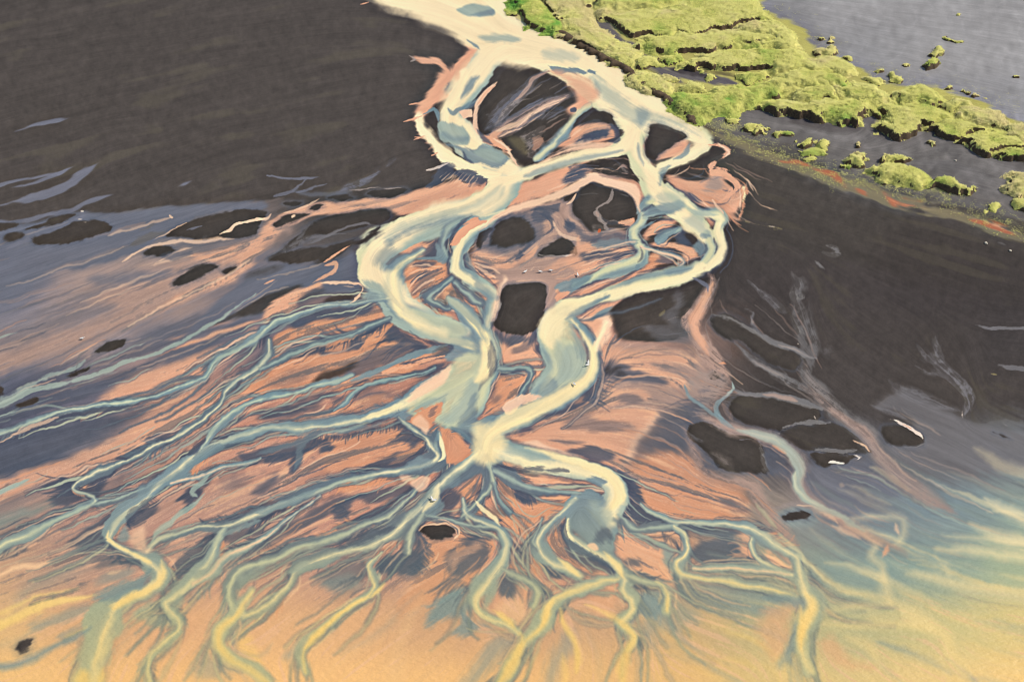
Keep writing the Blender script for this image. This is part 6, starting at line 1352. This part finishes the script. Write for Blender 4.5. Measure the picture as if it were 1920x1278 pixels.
# moss flecks on the margin of the plain and on the wet sand: too many and too small to count
def flecks(line, n, spread, lo, hi, name, label):
    q = catmull(pts(line), False, 8); xs, ys = at(q[:, 0], q[:, 1])
    i = rng.integers(0, len(q), n)
    cx = xs[i] + rng.normal(0, spread, n) * 1.3; cy = ys[i] + rng.normal(0, spread, n)
    c = np.repeat(np.stack([cx, cy], 1), 7, 0) + rng.normal(0, .22, (n * 7, 2))
    V = []
    o = blades_mesh(c[:, 0], c[:, 1], np.full(len(c), .05), rng.uniform(lo, hi, len(c)), None, (0, 0, 0), .075)
    o.name = name; tag(o, label, 'moss', kind='stuff')
flecks("1340,232 1400,262 1470,292 1540,318 1620,338 1700,352 1780,375 1860,405 1930,430", 620, 1.1, .3, .95, 'moss', 'yellow-green moss flecks scattered along the margin of the dark plain')
flecks("1290,222 1330,230 1380,240", 260, .5, .5, .95, 'moss', 'straw and moss growing where the green slope meets the river bank')
flecks("1450,30 1500,75 1560,108 1640,150 1700,165 1800,180 1900,215", 520, 1.8, .4, .95, 'grass', 'thin grass thinning out over the grey sand behind the turf')
flecks("1640,325 1720,345 1780,360 1700,338", 260, .7, .3, .8, 'moss', 'mossy specks around the long lumpy mound by the stream')

# ================================================================ gulls and stones
def rings_mesh(name, rings, mat, parent, seg=14, cap=True):
    bm = bmesh.new(); prev = None
    for (c, ry, rz) in rings:
        vs = [bm.verts.new((c[0], c[1] + ry * math.cos(2 * math.pi * i / seg), c[2] + rz * math.sin(2 * math.pi * i / seg))) for i in range(seg)]
        if prev:
            for i in range(seg): bm.faces.new((prev[i], prev[(i + 1) % seg], vs[(i + 1) % seg], vs[i]))
        elif cap: bm.faces.new(vs[::-1])
        prev = vs
    if cap: bm.faces.new(prev)
    me = bpy.data.meshes.new(name); bm.to_mesh(me); bm.free()
    for p_ in me.polygons: p_.use_smooth = True
    me.materials.append(mat); o = bpy.data.objects.new(name, me); COLL.objects.link(o); o.parent = parent
    return o
def make_gull():
    r = empty('gull', (0, 0, 0))
    rings_mesh('body', [((-.235, 0, .175), .012, .004), ((-.19, 0, .172), .040, .012), ((-.12, 0, .165), .062, .040), ((-.04, 0, .158), .082, .068), ((.05, 0, .160), .080, .074), ((.11, 0, .185), .058, .062),
                        ((.15, 0, .225), .040, .046), ((.175, 0, .258), .036, .040), ((.205, 0, .268), .034, .036), ((.235, 0, .264), .022, .024), ((.25, 0, .26), .008, .010)], M_GULLW, r)
    for s in (-1, 1):
        rings_mesh('wing', [((.09, s * .055, .185), .012, .03), ((.03, s * .078, .185), .016, .046), ((-.06, s * .072, .185), .016, .042), ((-.15, s * .045, .186), .014, .028), ((-.24, s * .018, .188), .008, .012), ((-.30, s * .006, .188), .003, .004)], M_GULLG, r, 10)
        rings_mesh('leg', [((.0, s * .03, .0), .007, .007), ((.004, s * .03, .05), .006, .006), ((.0, s * .03, .10), .010, .010)], M_BEAK, r, 6)
    rings_mesh('beak', [((.243, 0, .262), .010, .012), ((.27, 0, .258), .007, .009), ((.29, 0, .252), .002, .003)], M_BEAK, r, 8)
    return r
def copy_tree(o, parent=None):
    c = o.copy(); COLL.objects.link(c); c.parent = parent
    for ch in list(o.children): copy_tree(ch, c)
    return c
gull0 = make_gull()
GULLS = [(985, 511, 40, "leftmost of three white gulls on the pink flat above the tall black sandbar"), (1013, 511, 170, "middle one of three white gulls on the pink flat above the tall black sandbar"),
         (1033, 509, -20, "rightmost of three white gulls on the pink flat above the tall black sandbar"), (1083, 517, 100, "white gull alone at the tip of the blue-grey channel, right of the three birds"),
         (1103, 681, 80, "upper white gull of the pair in the cream east channel"), (1101, 686, 200, "lower white gull of the pair in the cream east channel"), (1077, 722, -60, "white gull alone lower down the cream east channel"),
         (810, 936, 120, "left white gull of the pair in the channel left of the pink oval bars"), (815, 939, 20, "right white gull of the pair in the channel left of the pink oval bars"), (155, 636, 10, "white gull alone in the wide pink shallows at the left")]
for i, (px, py, rz, label) in enumerate(GULLS):
    o = gull0 if i == 0 else copy_tree(gull0)
    x, y = at(px, py); o.location = (float(x), float(y), .0); o.rotation_euler = (0, 0, math.radians(rz)); o.scale = (1.05,) * 3
    tag(o, label, 'gull', 'gulls resting in the delta')
def stone(px, py, s, label):
    bm = bmesh.new(); bmesh.ops.create_icosphere(bm, subdivisions=3, radius=1)
    for v in bm.verts:
        n = math.sin(v.co.x * 3.1 + px) * .16 + math.sin(v.co.y * 4.3 + py) * .14 + math.sin(v.co.z * 5 + v.co.x * 2) * .1
        v.co = Vector((v.co.x * s * 1.3, v.co.y * s, v.co.z * s * .7)) * (1 + n)
    me = bpy.data.meshes.new('stone'); bm.to_mesh(me); bm.free()
    for p_ in me.polygons: p_.use_smooth = True
    me.materials.append(M_STONE); o = bpy.data.objects.new('stone', me); COLL.objects.link(o)
    x, y = at(px, py); o.location = (float(x), float(y), s * .35 + .05); tag(o, label, 'stone', 'pale stones')
stone(1848, 457, .16, "pale stone alone on the dark plain near the right edge")
stone(1791, 302, .12, "small pale stone in the grey stream bed between the mounds")
stone(1894, 471, .13, "pale flat stone on the dark plain at the right edge, right of the lone one")

# ================================================================ light, sky, camera
SUN_AZ, SUN_EL = math.radians(78), math.radians(46)
w = bpy.data.worlds.new('World'); scene.world = w; w.use_nodes = True
nt = w.node_tree; bg = nt.nodes['Background']
sky = nt.nodes.new('ShaderNodeTexSky'); sky.sky_type = 'NISHITA'; sky.sun_disc = False; sky.sun_elevation = SUN_EL; sky.sun_rotation = SUN_AZ
nt.links.new(sky.outputs['Color'], bg.inputs['Color']); bg.inputs['Strength'].default_value = .12
sl_ = bpy.data.lights.new('sun', 'SUN'); sl_.energy = 3.6; sl_.angle = math.radians(.6); sl_.color = (1.0, .95, .87)
so = bpy.data.objects.new('sun', sl_); COLL.objects.link(so)
dv = Vector((math.sin(SUN_AZ) * math.cos(SUN_EL), math.cos(SUN_AZ) * math.cos(SUN_EL), math.sin(SUN_EL)))
so.rotation_euler = dv.to_track_quat('Z', 'Y').to_euler(); so.location = dv * 300
cd = bpy.data.cameras.new('camera'); cd.sensor_width = 36; cd.lens = 18 / math.tan(HALF_FOV); cd.clip_end = 30000; cd.clip_start = .5
co = bpy.data.objects.new('camera', cd); COLL.objects.link(co)
co.location = (0, 0, CAM_H); co.rotation_euler = (math.pi / 2 - PITCH, 0, 0)
scene.camera = co
scene.view_settings.view_transform = 'Standard'; scene.view_settings.look = 'None'; scene.view_settings.exposure = EXPOSURE; scene.view_settings.gamma = 1
